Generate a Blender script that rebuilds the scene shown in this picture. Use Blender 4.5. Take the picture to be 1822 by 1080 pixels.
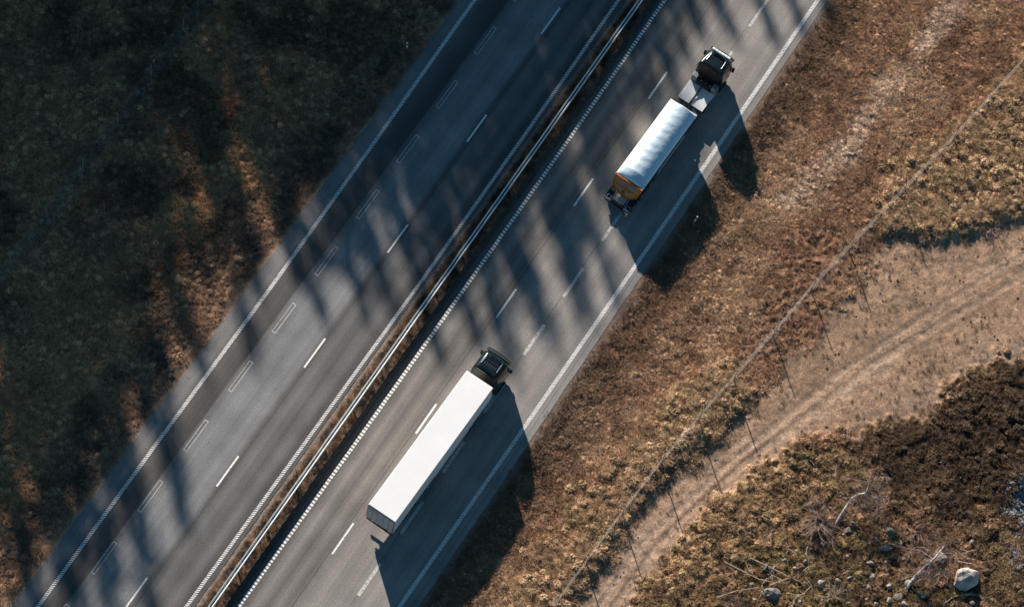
import bpy, bmesh, math, random
import numpy as np
from mathutils import Vector, Matrix, noise as mnoise

S = bpy.context.scene
for o in list(bpy.data.objects):
    bpy.data.objects.remove(o)
C = S.collection

# ------------------------------------------------------------------ camera
# world: X = metres to the right of the road axis, Y = metres along the road, Z = up
CAM_POS = Vector((27.74, -86.72, 213.0))
RIGHT = Vector((0.84195, 0.52910, 0.10577))
UP = Vector((-0.52611, 0.76152, 0.37854))
FWD = Vector((-0.11974, 0.37436, -0.91952))
cam = bpy.data.cameras.new('camera')
cam.sensor_fit = 'HORIZONTAL'
cam.sensor_width = 36.0
cam.lens = 101.5
cam.clip_start = 1.0
cam.clip_end = 3000.0
camo = bpy.data.objects.new('camera', cam)
C.objects.link(camo)
camo.matrix_world = Matrix(((RIGHT.x, UP.x, -FWD.x, CAM_POS.x),
                            (RIGHT.y, UP.y, -FWD.y, CAM_POS.y),
                            (RIGHT.z, UP.z, -FWD.z, CAM_POS.z),
                            (0, 0, 0, 1)))
S.camera = camo

# ------------------------------------------------------------------ light
SUN_EL = math.radians(22.3)
SUN_AZ = math.atan2(-0.755, 0.656)            # clockwise from +Y
w = bpy.data.worlds.new('World')
S.world = w
w.use_nodes = True
nt = w.node_tree
bg = nt.nodes['Background']
sky = nt.nodes.new('ShaderNodeTexSky')
sky.sky_type = 'NISHITA'
sky.sun_disc = False
sky.sun_elevation = SUN_EL
sky.sun_rotation = SUN_AZ
sky.air_density = 1.0
sky.dust_density = 0.3
sky.ozone_density = 4.0
tint = nt.nodes.new('ShaderNodeVectorMath'); tint.operation = 'MULTIPLY'
tint.inputs[1].default_value = (0.66, 0.97, 0.92)          # even, slightly teal cast of the clear winter sky
nt.links.new(sky.outputs[0], tint.inputs[0])
nt.links.new(tint.outputs[0], bg.inputs[0])
bg.inputs[1].default_value = 0.05
sun = bpy.data.lights.new('sun', 'SUN')
sun.energy = 5.0
sun.angle = math.radians(0.9)
sun.color = (1.0, 0.89, 0.79)
suno = bpy.data.objects.new('sun', sun)
C.objects.link(suno)
to_sun = Vector((-0.755 * math.cos(SUN_EL), 0.656 * math.cos(SUN_EL), math.sin(SUN_EL)))
suno.rotation_euler = to_sun.to_track_quat('Z', 'Y').to_euler()
suno.location = (-60, 60, 80)

S.view_settings.view_transform = 'Standard'
S.view_settings.look = 'None'
S.view_settings.gamma = 1.0
S.view_settings.use_curve_mapping = False
S.view_settings.exposure = 0.9

# ------------------------------------------------------------------ helpers
rng = np.random.default_rng(7)
random.seed(7)


def tag(o, label=None, cat=None, group=None, kind=None):
    if label: o['label'] = label
    if cat: o['category'] = cat
    if group: o['group'] = group
    if kind: o['kind'] = kind
    return o


def empty(name, loc=(0, 0, 0), rz=0.0):
    o = bpy.data.objects.new(name, None)
    o.empty_display_size = 0.3
    o.location = loc
    o.rotation_euler = (0, 0, rz)
    C.objects.link(o)
    return o


class MB:
    """collects shapes; build() links them as one mesh object"""
    def __init__(self):
        self.v, self.f = [], []

    def add(self, vs, fs):
        n = len(self.v)
        self.v += [tuple(q) for q in vs]
        self.f += [tuple(i + n for i in q) for q in fs]
        return self

    def box(self, x0, x1, y0, y1, z0, z1, c=0.0):
        if c <= 0:
            vs = [(x, y, z) for z in (z0, z1) for y in (y0, y1) for x in (x0, x1)]
            self.add(vs, [(0, 2, 3, 1), (4, 5, 7, 6), (0, 1, 5, 4), (2, 6, 7, 3), (0, 4, 6, 2), (1, 3, 7, 5)])
        else:
            bm = bmesh.new()
            bmesh.ops.create_cube(bm, size=1.0)
            for v in bm.verts:
                v.co = Vector(((x0 + x1) / 2 + v.co.x * (x1 - x0), (y0 + y1) / 2 + v.co.y * (y1 - y0), (z0 + z1) / 2 + v.co.z * (z1 - z0)))
            bmesh.ops.bevel(bm, geom=bm.edges[:], offset=c, segments=2, affect='EDGES', profile=0.5)
            bm.verts.index_update()
            self.add([v.co[:] for v in bm.verts], [[v.index for v in f.verts] for f in bm.faces])
            bm.free()
        return self

    def loft(self, rings, cap=True, closed=True):
        n = len(rings[0])
        vs = [p for r in rings for p in r]
        fs = []
        for k in range(len(rings) - 1):
            for i in range(n if closed else n - 1):
                j = (i + 1) % n
                fs.append((k * n + i, k * n + j, (k + 1) * n + j, (k + 1) * n + i))
        if cap and closed:
            fs.append(tuple(reversed(range(n))))
            fs.append(tuple((len(rings) - 1) * n + i for i in range(n)))
        return self.add(vs, fs)

    def tube(self, pts, rad, n=5, cap=True):
        pts = [Vector(p) for p in pts]
        if not hasattr(rad, '__len__'):
            rad = [rad] * len(pts)
        rings = []
        for i, p in enumerate(pts):
            t = (pts[min(i + 1, len(pts) - 1)] - pts[max(i - 1, 0)])
            if t.length < 1e-6: t = Vector((0, 0, 1))
            t.normalize()
            a = t.cross(Vector((0, 0, 1)) if abs(t.z) < 0.9 else Vector((1, 0, 0))).normalized()
            b = t.cross(a)
            rings.append([p + (a * math.cos(2 * math.pi * k / n) + b * math.sin(2 * math.pi * k / n)) * rad[i] for k in range(n)])
        return self.loft(rings, cap)

    def cyl_x(self, cx, cy, cz, r, w_, n=20):
        rings = [[(x, cy + r * math.cos(2 * math.pi * k / n), cz + r * math.sin(2 * math.pi * k / n)) for k in range(n)] for x in (cx - w_ / 2, cx + w_ / 2)]
        return self.loft(rings)

    def mesh(self, name):
        m = bpy.data.meshes.new(name)
        m.from_pydata(self.v, [], self.f)
        m.update()
        return m

    def build(self, name, mat, parent=None, smooth=False):
        m = self.mesh(name)
        bm = bmesh.new(); bm.from_mesh(m)
        bmesh.ops.recalc_face_normals(bm, faces=bm.faces[:])
        bm.to_mesh(m); bm.free()
        return link(name, m, mat, parent, smooth)


def link(name, m, mat, parent=None, smooth=False):
    if mat is not None and not m.materials:
        m.materials.append(mat)
    o = bpy.data.objects.new(name, m)
    C.objects.link(o)
    if parent is not None: o.parent = parent
    if smooth:
        m.polygons.foreach_set('use_smooth', [True] * len(m.polygons))
    return o


# ------------------------------------------------------------------ numpy noise
def _hash(ix, iy, seed):
    n = (ix.astype(np.int64) * 374761393 + iy.astype(np.int64) * 668265263 + seed * 974634137) & 0xffffffff
    n = ((n ^ (n >> 13)) * 1274126177) & 0xffffffff
    n = (n ^ (n >> 16)) & 0xffffffff
    return n / 4294967295.0


def vnoise(x, y, seed=0):
    ix, iy = np.floor(x), np.floor(y)
    fx, fy = x - ix, y - iy
    fx = fx * fx * fx * (fx * (fx * 6 - 15) + 10); fy = fy * fy * fy * (fy * (fy * 6 - 15) + 10)
    a = _hash(ix, iy, seed); b = _hash(ix + 1, iy, seed)
    c = _hash(ix, iy + 1, seed); d = _hash(ix + 1, iy + 1, seed)
    return (a + (b - a) * fx) * (1 - fy) + (c + (d - c) * fx) * fy


def fbm(x, y, freq, octs=3, seed=0, gain=0.5):
    r = 0.0; amp = 1.0; tot = 0.0
    for o in range(octs):
        ca, sa = math.cos(0.7 * o + 0.3), math.sin(0.7 * o + 0.3)
        r = r + amp * vnoise((x * ca - y * sa) * freq + 17.3 * o, (x * sa + y * ca) * freq - 9.1 * o, seed + o)
        tot += amp; amp *= gain; freq *= 2.03
    return r / tot


def cells(x, y, freq, seed=0):
    """dome-like bumps: 1 at cell centres, 0 at borders"""
    x = x * freq; y = y * freq
    ix, iy = np.floor(x), np.floor(y)
    best = np.full(x.shape, 9.0)
    for dx in (-1, 0, 1):
        for dy in (-1, 0, 1):
            cx, cy = ix + dx, iy + dy
            px = cx + _hash(cx, cy, seed); py = cy + _hash(cx, cy, seed + 5)
            best = np.minimum(best, (px - x) ** 2 + (py - y) ** 2)
    return np.clip(1 - best / 0.75, 0, 1)


def sstep(a, b, x):
    t = np.clip((x - a) / (b - a), 0, 1)
    return t * t * (3 - 2 * t)


def poly_sd(px, py, poly):
    """signed distance to polygon, negative inside"""
    n = len(poly)
    d = np.full(px.shape, 1e9); inside = np.zeros(px.shape, bool)
    for i in range(n):
        x0, y0 = poly[i]; x1, y1 = poly[(i + 1) % n]
        ex, ey = x1 - x0, y1 - y0
        t = np.clip(((px - x0) * ex + (py - y0) * ey) / (ex * ex + ey * ey + 1e-12), 0, 1)
        d = np.minimum(d, np.hypot(px - x0 - t * ex, py - y0 - t * ey))
        if abs(ey) > 1e-9:
            c = ((y0 > py) != (y1 > py)) & (px < (x1 - x0) * (py - y0) / ey + x0)
            inside ^= c
    return np.where(inside, -d, d)


def line_d(px, py, pts):
    d = np.full(px.shape, 1e9)
    for (x0, y0), (x1, y1) in zip(pts[:-1], pts[1:]):
        ex, ey = x1 - x0, y1 - y0
        t = np.clip(((px - x0) * ex + (py - y0) * ey) / (ex * ex + ey * ey), 0, 1)
        d = np.minimum(d, np.hypot(px - x0 - t * ex, py - y0 - t * ey))
    return d


def in_view(x, y, z=0.0, margin=0.0):
    """points within the pictured ground plus a margin in metres"""
    vx, vy, vz = x - CAM_POS.x, y - CAM_POS.y, z - CAM_POS.z
    dep = vx * FWD.x + vy * FWD.y + vz * FWD.z
    u = (vx * RIGHT.x + vy * RIGHT.y + vz * RIGHT.z) / dep * 101.5 / 18.0
    v = (vx * UP.x + vy * UP.y + vz * UP.z) / dep * 101.5 / 18.0
    m = margin / 44.0
    return (np.abs(u) < 1 + m) & (np.abs(v) < 0.5928 + m)


# ------------------------------------------------------------------ terrain zones
TRACK_UP = [(48, 48), (40, 41.5), (31.2, 30.5), (28.7, 26.9), (25.6, 23.8), (23.2, 22.6), (22.4, 19.4), (22.4, 14.3), (22.6, 11.6), (21.2, 8.5), (21.7, 6.3), (21.0, 3.5), (20.1, -.3), (18.5, -5.2), (18.1, -10.8), (17.9, -18.4), (17.6, -32), (18, -60)]
TRACK_LO = [(20.6, -60), (20.2, -32), (20.5, -16.3), (21.1, -9.6), (21.8, -4.7), (23.2, -.9), (25.3, 3.7), (29.5, 8.3), (31.9, 11.4), (33.9, 17.5), (36.4, 21), (44, 30), (53, 42)]
TRACK = TRACK_UP + TRACK_LO
RUT_A = [(40, 43), (32.68, 27.79), (28.26, 18.05), (25.19, 10.28), (23.33, 4.34), (21.49, -1.5), (19.27, -10.87), (19.0, -17.3), (18.7, -40)]
RUT_B = [(41, 42), (33.9, 26.9), (30.2, 19.2), (27.0, 12.2), (24.75, 5.4), (22.6, -.6), (20.4, -9.6), (20.0, -16.8), (19.6, -40)]
FENCE_R = [(27.6, 62), (25.6, 52), (24.1, 43.1), (22.7, 33.5), (21.5, 26.6), (20.3, 19.9), (19.5, 15), (18.9, 9.8), (18.2, 4.5), (17.6, -.1), (17.0, -4.9), (16.6, -10.2), (16.35, -15.2), (16.1, -20.2), (15.9, -25.2), (15.8, -30.2), (15.8, -35.2)]
FENCE_L = [(-36.6, 25), (-36.1, 15), (-35.5, 7.8), (-34.95, -1.6), (-34.7, -9.7), (-34.5, -20), (-34.4, -30), (-34.3, -40)]
BAND = [(17, 52), (16.54, 44.2), (16.1, 38), (15.8, 32.6), (15.4, 27.3), (14.7, 23), (13.7, 20.5)]
POND = (44.6, 9.6)
TUSS = [(24.5, 46), (22.0, 34.6), (19.6, 28.5), (20.3, 24), (22.6, 22.8), (25.2, 23.6), (28.6, 26.6), (31.3, 30.3), (40, 41), (36, 52)]
TUSS2 = [(13.2, -8), (14.6, -2), (16.3, 4.8), (18.6, 5.4), (20.6, 3.2), (19.9, -.5), (18.2, -5.2), (17.9, -11), (17.6, -19), (17.3, -40), (12, -40), (12.4, -18)]
TUSS3 = [(20.6, -9.6), (22.0, -3), (24.6, 2.8), (28.5, 2.2), (28.5, -4), (25.8, -11), (23.5, -18), (20.4, -18)]
BARE = [(16, 19), (18.5, 21.5), (20.6, 20.5), (22.2, 17), (22.3, 12), (21, 8.6), (19.5, 6.6), (17.4, 7.5), (16.8, 12)]
DARK = [(28, 6), (31, 9.4), (33, 12.6), (35, 17.6), (38, 21), (46, 30), (56, 26), (48, 8), (42, 5.5), (37, 4.5), (32, 4)]


def zones(x, y):
    n1 = fbm(x, y, 0.55, 4, 3) - 0.5
    n2 = fbm(x, y, 2.2, 3, 11) - 0.5
    z = {}
    z['n1'], z['n2'] = n1, n2
    z['tsd'] = poly_sd(x, y, TRACK)
    z['track'] = sstep(0.75, -0.75, z['tsd'] - .45 + n1 * 2.4 + n2 * 2.2)
    z['rutA'] = line_d(x, y, RUT_A); z['rutB'] = line_d(x, y, RUT_B)
    z['tuss'] = np.maximum(sstep(0.8, -0.8, poly_sd(x, y, TUSS) + n1 * 3), sstep(1.2, -1.2, poly_sd(x, y, TUSS2) + n1 * 3.5))
    z['tuss'] = z['tuss'] * sstep(.0, 1.7, z['tsd'] + n1 * 1.5)
    z['tus3'] = sstep(1.5, -1.5, poly_sd(x, y, TUSS3) + n1 * 4)
    z['bare'] = sstep(0.8, -0.8, poly_sd(x, y, BARE) + n1 * 2.5)
    z['dark'] = sstep(1.8, -1.6, poly_sd(x, y, DARK) + n1 * 6)
    z['heath'] = sstep(-0.4, 0.6 + 1.8 * z['dark'], z['tsd'] + n2 * .8) * sstep(17, 20, x - np.maximum(0, (y + 5)) * 0.42)
    z['fenceR'] = line_d(x, y, FENCE_R); z['fenceL'] = line_d(x, y, FENCE_L)
    z['band'] = sstep(1.5, 0.0, line_d(x, y, BAND) + n1 * 2.5)
    z['left'] = sstep(-18.0, -18.6, x)
    z['leftfar'] = sstep(-20, -24, x + n1 * 4)
    z['pond'] = np.hypot((x - POND[0]) / 2.6, (y - POND[1]) / 2.0)
    return z


def base_z(x):
    zr = -0.022 - 0.32 * sstep(7.9, 10.5, x) + 0.12 * sstep(13, 18, x)
    zl = -0.022 - 0.37 * sstep(-18.7, -21, x) + 0.15 * sstep(-24, -32, x)
    zm = np.where((x > -6.75) & (x < -4.25), 0.02 * np.sin((x + 6.75) / 2.5 * math.pi) - 0.015, -0.06)
    return np.where(x > 7.3, zr, np.where(x < -18.05, zl, zm))


def height(x, y, z=None):
    if z is None: z = zones(x, y)
    h = base_z(x)
    offroad = np.where((x > 7.4) | (x < -18.1), 1.0, 0.0)
    med = np.where((x > -6.7) & (x < -4.5), 1.0, 0.0)
    short = (fbm(x, y, 3.0, 3, 21, .6) - 0.5) * 0.34 + (fbm(x, y, 0.25, 2, 5) - 0.5) * 0.25
    edge = np.where(x > 0, sstep(7.4, 8.6, x), sstep(-18.2, -19.4, x))
    c1 = cells(x + 0.25 * np.sin(y * 1.3), y, 1.15, 31)
    c2 = cells(x, y, 2.6, 37)
    tus = 0.30 * c1 + 0.18 * c2 + (fbm(x, y, 5, 2, 9) - 0.5) * 0.16
    heath = 0.28 * c1 + 0.16 * c2 + (fbm(x, y, 4.0, 3, 13) - 0.5) * 0.26 + (fbm(x, y, 0.3, 2, 19) - 0.5) * 0.5
    leftb = 0.14 * c1 + 0.12 * c2 + (fbm(x, y, 3, 3, 23) - 0.5) * 0.26 + (fbm(x, y, 0.3, 2, 29) - 0.5) * 0.4
    b = short
    b = b * (1 - z['left']) + z['left'] * (short * (1 - z['leftfar']) + leftb * z['leftfar'])
    b = b * (1 - z['tuss']) + z['tuss'] * tus
    b = b * (1 - z['heath']) + z['heath'] * heath
    trk = (fbm(x, y, 1.6, 4, 41, .62) - 0.5) * 0.13
    for q in ('rutA', 'rutB'):
        trk = trk - 0.022 * sstep(0.30, 0.12, z[q]) + 0.012 * sstep(0.25, 0.4, z[q]) * sstep(0.7, 0.45, z[q])
    trk = trk - 0.05
    b = b * (1 - z['track']) + z['track'] * trk
    h = h + offroad * edge * b + med * (fbm(x, y, 5, 3, 51) - 0.5) * 0.10
    h = h - 0.9 * sstep(1.25, 0.5, z['pond'])
    return h


def gz(x, y):
    return float(height(np.array([float(x)]), np.array([float(y)]))[0])


def mix(a, b, t):
    return a * (1 - t)[:, None] + np.asarray(b)[None, :] * t[:, None] if np.ndim(b) == 1 else a * (1 - t)[:, None] + b * t[:, None]


def ground_col(x, y, z=None):
    if z is None: z = zones(x, y)
    n1, n2 = z['n1'], z['n2']
    f1 = fbm(x, y, 6.0, 2, 61); f2 = fbm(x, y, 0.18, 3, 71)
    g = np.tile(np.array([0.33, 0.197, 0.12]), (len(x), 1))
    g = mix(g, (0.40, 0.265, 0.165), sstep(0.42, 0.62, f2 + n1 * 0.5))
    g = mix(g, (0.17, 0.095, 0.055), sstep(0.52, 0.70, fbm(x, y, 0.8, 3, 81)) * 0.75)
    # dark soil and old grass along the asphalt edge
    g = mix(g, (0.12, 0.088, 0.07), sstep(1.6, 0.2, np.abs(x - 7.8) + n1 * 1.2) * 0.85)
    g = mix(g, (0.185, 0.155, 0.14), sstep(.45, .2, np.abs(x - 7.5) + n2 * .5))
    g = mix(g, (0.165, 0.10, 0.062), sstep(3.0, 1.5, np.abs(x - 9.2) + n1 * 2.5) * 0.55)
    g = mix(g, (0.46, 0.34, 0.25), z['band'] * 0.8)
    g = mix(g, (0.21, 0.115, 0.07), z['bare'] * 0.8)
    g = mix(g, (0.40, 0.27, 0.155), z['tuss'] * 0.75)
    hcol = mix(np.tile(np.array([0.25, 0.15, 0.085]), (len(x), 1)), (0.065, 0.047, 0.034), sstep(0.40, 0.55, fbm(x, y, 0.9, 3, 91)))
    hcol = mix(hcol, (0.13, 0.12, 0.05), sstep(0.55, 0.7, fbm(x, y, 0.5, 2, 95)) * 0.6)
    hcol = mix(hcol, (0.20, 0.165, 0.05), sstep(0.6, 0.7, fbm(x, y, 1.1, 3, 97)) * sstep(2, -4, y) * 0.7)
    hcol = mix(hcol, (0.05, 0.038, 0.034), z['dark'] * 0.85)
    hcol = mix(hcol, (0.45, 0.305, 0.165), z['tus3'] * sstep(.25, .5, fbm(x, y, .9, 2, 99)) * .85)
    g = mix(g, hcol, z['heath'])
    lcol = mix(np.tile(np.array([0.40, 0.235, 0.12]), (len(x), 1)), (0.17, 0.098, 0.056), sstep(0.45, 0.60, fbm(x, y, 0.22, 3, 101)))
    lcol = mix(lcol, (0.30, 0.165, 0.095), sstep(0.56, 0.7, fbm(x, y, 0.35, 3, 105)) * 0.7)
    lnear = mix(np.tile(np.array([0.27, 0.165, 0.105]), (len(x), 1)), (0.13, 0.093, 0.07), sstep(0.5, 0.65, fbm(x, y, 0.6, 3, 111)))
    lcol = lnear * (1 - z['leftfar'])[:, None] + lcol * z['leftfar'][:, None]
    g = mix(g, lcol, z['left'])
    # trodden strips along the fences
    g = mix(g, (0.22, 0.215, 0.195), z['left'] * sstep(1.0, 0.2, z['fenceL'] + n2) * 0.35)
    g = mix(g, (0.25, 0.20, 0.165), sstep(0.5, 0.1, z['fenceR'] + n2 * .6) * (1 - z['track']) * 0.35)
    # sandy track
    tc = np.tile(np.array([0.345, 0.225, 0.148]), (len(x), 1))
    tc = mix(tc, (0.27, 0.183, 0.122), sstep(0.48, 0.66, fbm(x, y, 0.5, 3, 121)))
    mid = (z['rutA'] + z['rutB']); sgn = z['rutA'] - z['rutB']
    lines = vnoise(sgn * 2.6 + 5, y * .07 + x * .05, 201)
    near = sstep(4.2, 1.6, mid)
    tc = mix(tc, (0.43, 0.31, 0.225), near * sstep(.5, .75, lines) * .6)
    tc = mix(tc, (0.20, 0.135, 0.095), near * sstep(.42, .25, lines) * .55)
    tc = mix(tc, (0.42, 0.30, 0.215), sstep(0.45, 0.1, np.minimum(z['rutA'], z['rutB'])) * 0.4)
    tc = mix(tc, (0.17, 0.118, 0.085), sstep(0.60, 0.70, fbm(x, y, 2.6, 3, 131)) * 0.6)
    tc = mix(tc, (0.22, 0.175, 0.145), sstep(1.0, -2.5, poly_sd(x, y, [(28, 8), (31, 13), (34, 20), (44, 32), (60, 40), (50, 10)]) + n1 * 3) * 0.55)
    g = mix(g, tc, z['track'])
    # median
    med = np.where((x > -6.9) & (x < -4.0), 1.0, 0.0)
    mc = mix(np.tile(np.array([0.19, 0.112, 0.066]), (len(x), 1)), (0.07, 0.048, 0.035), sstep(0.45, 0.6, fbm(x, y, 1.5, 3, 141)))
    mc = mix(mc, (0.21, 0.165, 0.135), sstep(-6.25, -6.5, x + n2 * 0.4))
    mc = mix(mc, (0.075, 0.065, 0.058), sstep(-5.05, -4.9, x + n2 * 0.4))  # dark band of the guardrail's shadow put into the ground colour
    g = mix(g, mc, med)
    # stony pit, the shade on its stones put into a dark bluish colour
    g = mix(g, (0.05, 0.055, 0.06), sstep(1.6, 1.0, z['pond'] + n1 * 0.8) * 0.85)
    g = g * (0.70 + 0.6 * f1)[:, None] * (0.86 + 0.4 * (n2 + 0.3))[:, None]
    return np.clip(g, 0.008, 0.8)


# ------------------------------------------------------------------ materials
def mat_new(name):
    m = bpy.data.materials.new(name)
    m.use_nodes = True
    return m, m.node_tree, m.node_tree.nodes['Principled BSDF']


def simple(name, col, rough=0.5, metal=0.0, var=0.12, vscale=3.0, spec=0.5, bump=0.0, bscale=40):
    m, t, b = mat_new(name)
    b.inputs['Roughness'].default_value = rough
    b.inputs['Metallic'].default_value = metal
    b.inputs['Specular IOR Level'].default_value = spec
    n = t.nodes.new('ShaderNodeTexNoise'); n.inputs['Scale'].default_value = vscale; n.inputs['Detail'].default_value = 5
    tc = t.nodes.new('ShaderNodeTexCoord'); t.links.new(tc.outputs['Object'], n.inputs['Vector'])
    r = t.nodes.new('ShaderNodeMapRange'); r.inputs['From Min'].default_value = 0.3; r.inputs['From Max'].default_value = 0.7
    r.inputs['To Min'].default_value = 1 - var; r.inputs['To Max'].default_value = 1 + var
    t.links.new(n.outputs['Fac'], r.inputs['Value'])
    mx = t.nodes.new('ShaderNodeVectorMath'); mx.operation = 'SCALE'
    mx.inputs[0].default_value = col[:3]
    t.links.new(r.outputs[0], mx.inputs['Scale'])
    t.links.new(mx.outputs[0], b.inputs['Base Color'])
    if bump > 0:
        n2 = t.nodes.new('ShaderNodeTexNoise'); n2.inputs['Scale'].default_value = bscale; n2.inputs['Detail'].default_value = 4
        t.links.new(tc.outputs['Object'], n2.inputs['Vector'])
        bp = t.nodes.new('ShaderNodeBump'); bp.inputs['Strength'].default_value = bump; bp.inputs['Distance'].default_value = 0.05
        t.links.new(n2.outputs['Fac'], bp.inputs['Height']); t.links.new(bp.outputs[0], b.inputs['Normal'])
    return m


def ground_mat():
    m, t, b = mat_new('ground_soil')
    a = t.nodes.new('ShaderNodeAttribute'); a.attribute_name = 'Col'
    tc = t.nodes.new('ShaderNodeTexCoord')
    n = t.nodes.new('ShaderNodeTexNoise'); n.inputs['Scale'].default_value = 9; n.inputs['Detail'].default_value = 7; n.inputs['Roughness'].default_value = 0.7
    t.links.new(tc.outputs['Object'], n.inputs['Vector'])
    r = t.nodes.new('ShaderNodeMapRange'); r.inputs['From Min'].default_value = 0.32; r.inputs['From Max'].default_value = 0.68
    r.inputs['To Min'].default_value = 0.45; r.inputs['To Max'].default_value = 1.55
    t.links.new(n.outputs['Fac'], r.inputs['Value'])
    mx = t.nodes.new('ShaderNodeVectorMath'); mx.operation = 'SCALE'
    t.links.new(a.outputs['Color'], mx.inputs[0]); t.links.new(r.outputs[0], mx.inputs['Scale'])
    t.links.new(mx.outputs[0], b.inputs['Base Color'])
    b.inputs['Roughness'].default_value = 0.95; b.inputs['Specular IOR Level'].default_value = 0.1
    bp = t.nodes.new('ShaderNodeBump'); bp.inputs['Strength'].default_value = 0.7; bp.inputs['Distance'].default_value = 0.06
    t.links.new(n.outputs['Fac'], bp.inputs['Height']); t.links.new(bp.outputs[0], b.inputs['Normal'])
    return m


def asphalt_mat(name, stops):
    """grey bitumen: long bands of wear across X, stretched streaks along Y, stone speckle"""
    m, t, b = mat_new(name)
    L = t.links.new
    geo = t.nodes.new('ShaderNodeNewGeometry')
    sep = t.nodes.new('ShaderNodeSeparateXYZ'); L(geo.outputs['Position'], sep.inputs[0])
    x0, x1 = stops[0][0], stops[-1][0]
    mr = t.nodes.new('ShaderNodeMapRange'); mr.inputs['From Min'].default_value = x0; mr.inputs['From Max'].default_value = x1
    # wander of the bands
    cmb = t.nodes.new('ShaderNodeVectorMath'); cmb.operation = 'MULTIPLY'; cmb.inputs[1].default_value = (0.6, 0.03, 1)
    L(geo.outputs['Position'], cmb.inputs[0])
    nw = t.nodes.new('ShaderNodeTexNoise'); nw.inputs['Scale'].default_value = 1.0; nw.inputs['Detail'].default_value = 3
    L(cmb.outputs[0], nw.inputs['Vector'])
    ma = t.nodes.new('ShaderNodeMath'); ma.operation = 'MULTIPLY_ADD'; ma.inputs[1].default_value = 0.7
    L(nw.outputs['Fac'], ma.inputs[0]); L(sep.outputs['X'], ma.inputs[2])
    mb = t.nodes.new('ShaderNodeMath'); mb.operation = 'SUBTRACT'; mb.inputs[1].default_value = 0.35
    L(ma.outputs[0], mb.inputs[0]); L(mb.outputs[0], mr.inputs['Value'])
    cr = t.nodes.new('ShaderNodeValToRGB')
    el = cr.color_ramp.elements
    while len(el) > 1: el.remove(el[0])
    first = True
    for x, c in stops:
        p = (x - x0) / (x1 - x0)
        e = el[0] if first else el.new(p)
        e.position = p; e.color = (*c, 1); first = False
    L(mr.outputs[0], cr.inputs[0])
    # fine long streaks
    c2 = t.nodes.new('ShaderNodeVectorMath'); c2.operation = 'MULTIPLY'; c2.inputs[1].default_value = (3.0, 0.05, 1)
    L(geo.outputs['Position'], c2.inputs[0])
    ns = t.nodes.new('ShaderNodeTexNoise'); ns.inputs['Scale'].default_value = 1.0; ns.inputs['Detail'].default_value = 6
    L(c2.outputs[0], ns.inputs['Vector'])
    r1 = t.nodes.new('ShaderNodeMapRange'); r1.inputs['From Min'].default_value = .3; r1.inputs['From Max'].default_value = .7
    r1.inputs['To Min'].default_value = .9; r1.inputs['To Max'].default_value = 1.1; L(ns.outputs['Fac'], r1.inputs['Value'])
    nf = t.nodes.new('ShaderNodeTexNoise'); nf.inputs['Scale'].default_value = 9.0; nf.inputs['Detail'].default_value = 8; nf.inputs['Roughness'].default_value = .75
    L(geo.outputs['Position'], nf.inputs['Vector'])
    r2 = t.nodes.new('ShaderNodeMapRange'); r2.inputs['From Min'].default_value = .3; r2.inputs['From Max'].default_value = .7
    r2.inputs['To Min'].default_value = .6; r2.inputs['To Max'].default_value = 1.4; L(nf.outputs['Fac'], r2.inputs['Value'])
    nb = t.nodes.new('ShaderNodeTexNoise'); nb.inputs['Scale'].default_value = .35; nb.inputs['Detail'].default_value = 3
    L(geo.outputs['Position'], nb.inputs['Vector'])
    r3 = t.nodes.new('ShaderNodeMapRange'); r3.inputs['From Min'].default_value = .3; r3.inputs['From Max'].default_value = .7
    r3.inputs['To Min'].default_value = .84; r3.inputs['To Max'].default_value = 1.16; L(nb.outputs['Fac'], r3.inputs['Value'])
    nd = t.nodes.new('ShaderNodeTexNoise'); nd.inputs['Scale'].default_value = 2.3; nd.inputs['Detail'].default_value = 5; nd.inputs['Roughness'].default_value = .7
    L(geo.outputs['Position'], nd.inputs['Vector'])
    r4 = t.nodes.new('ShaderNodeMapRange'); r4.inputs['From Min'].default_value = .63; r4.inputs['From Max'].default_value = .70
    r4.inputs['To Min'].default_value = 1.0; r4.inputs['To Max'].default_value = .62; L(nd.outputs['Fac'], r4.inputs['Value'])
    m0 = t.nodes.new('ShaderNodeMath'); m0.operation = 'MULTIPLY'; L(r3.outputs[0], m0.inputs[0]); L(r4.outputs[0], m0.inputs[1])
    r3 = m0
    m1 = t.nodes.new('ShaderNodeMath'); m1.operation = 'MULTIPLY'; L(r1.outputs[0], m1.inputs[0]); L(r2.outputs[0], m1.inputs[1])
    m2 = t.nodes.new('ShaderNodeMath'); m2.operation = 'MULTIPLY'; L(m1.outputs[0], m2.inputs[0]); L(r3.outputs[0], m2.inputs[1])
    sc = t.nodes.new('ShaderNodeVectorMath'); sc.operation = 'SCALE'; L(cr.outputs[0], sc.inputs[0]); L(m2.outputs[0], sc.inputs['Scale'])
    L(sc.outputs[0], b.inputs['Base Color'])
    b.inputs['Roughness'].default_value = 0.85; b.inputs['Specular IOR Level'].default_value = 0.25
    bp = t.nodes.new('ShaderNodeBump'); bp.inputs['Strength'].default_value = .35; bp.inputs['Distance'].default_value = .01
    L(nf.outputs['Fac'], bp.inputs['Height']); L(bp.outputs[0], b.inputs['Normal'])
    return m


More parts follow.
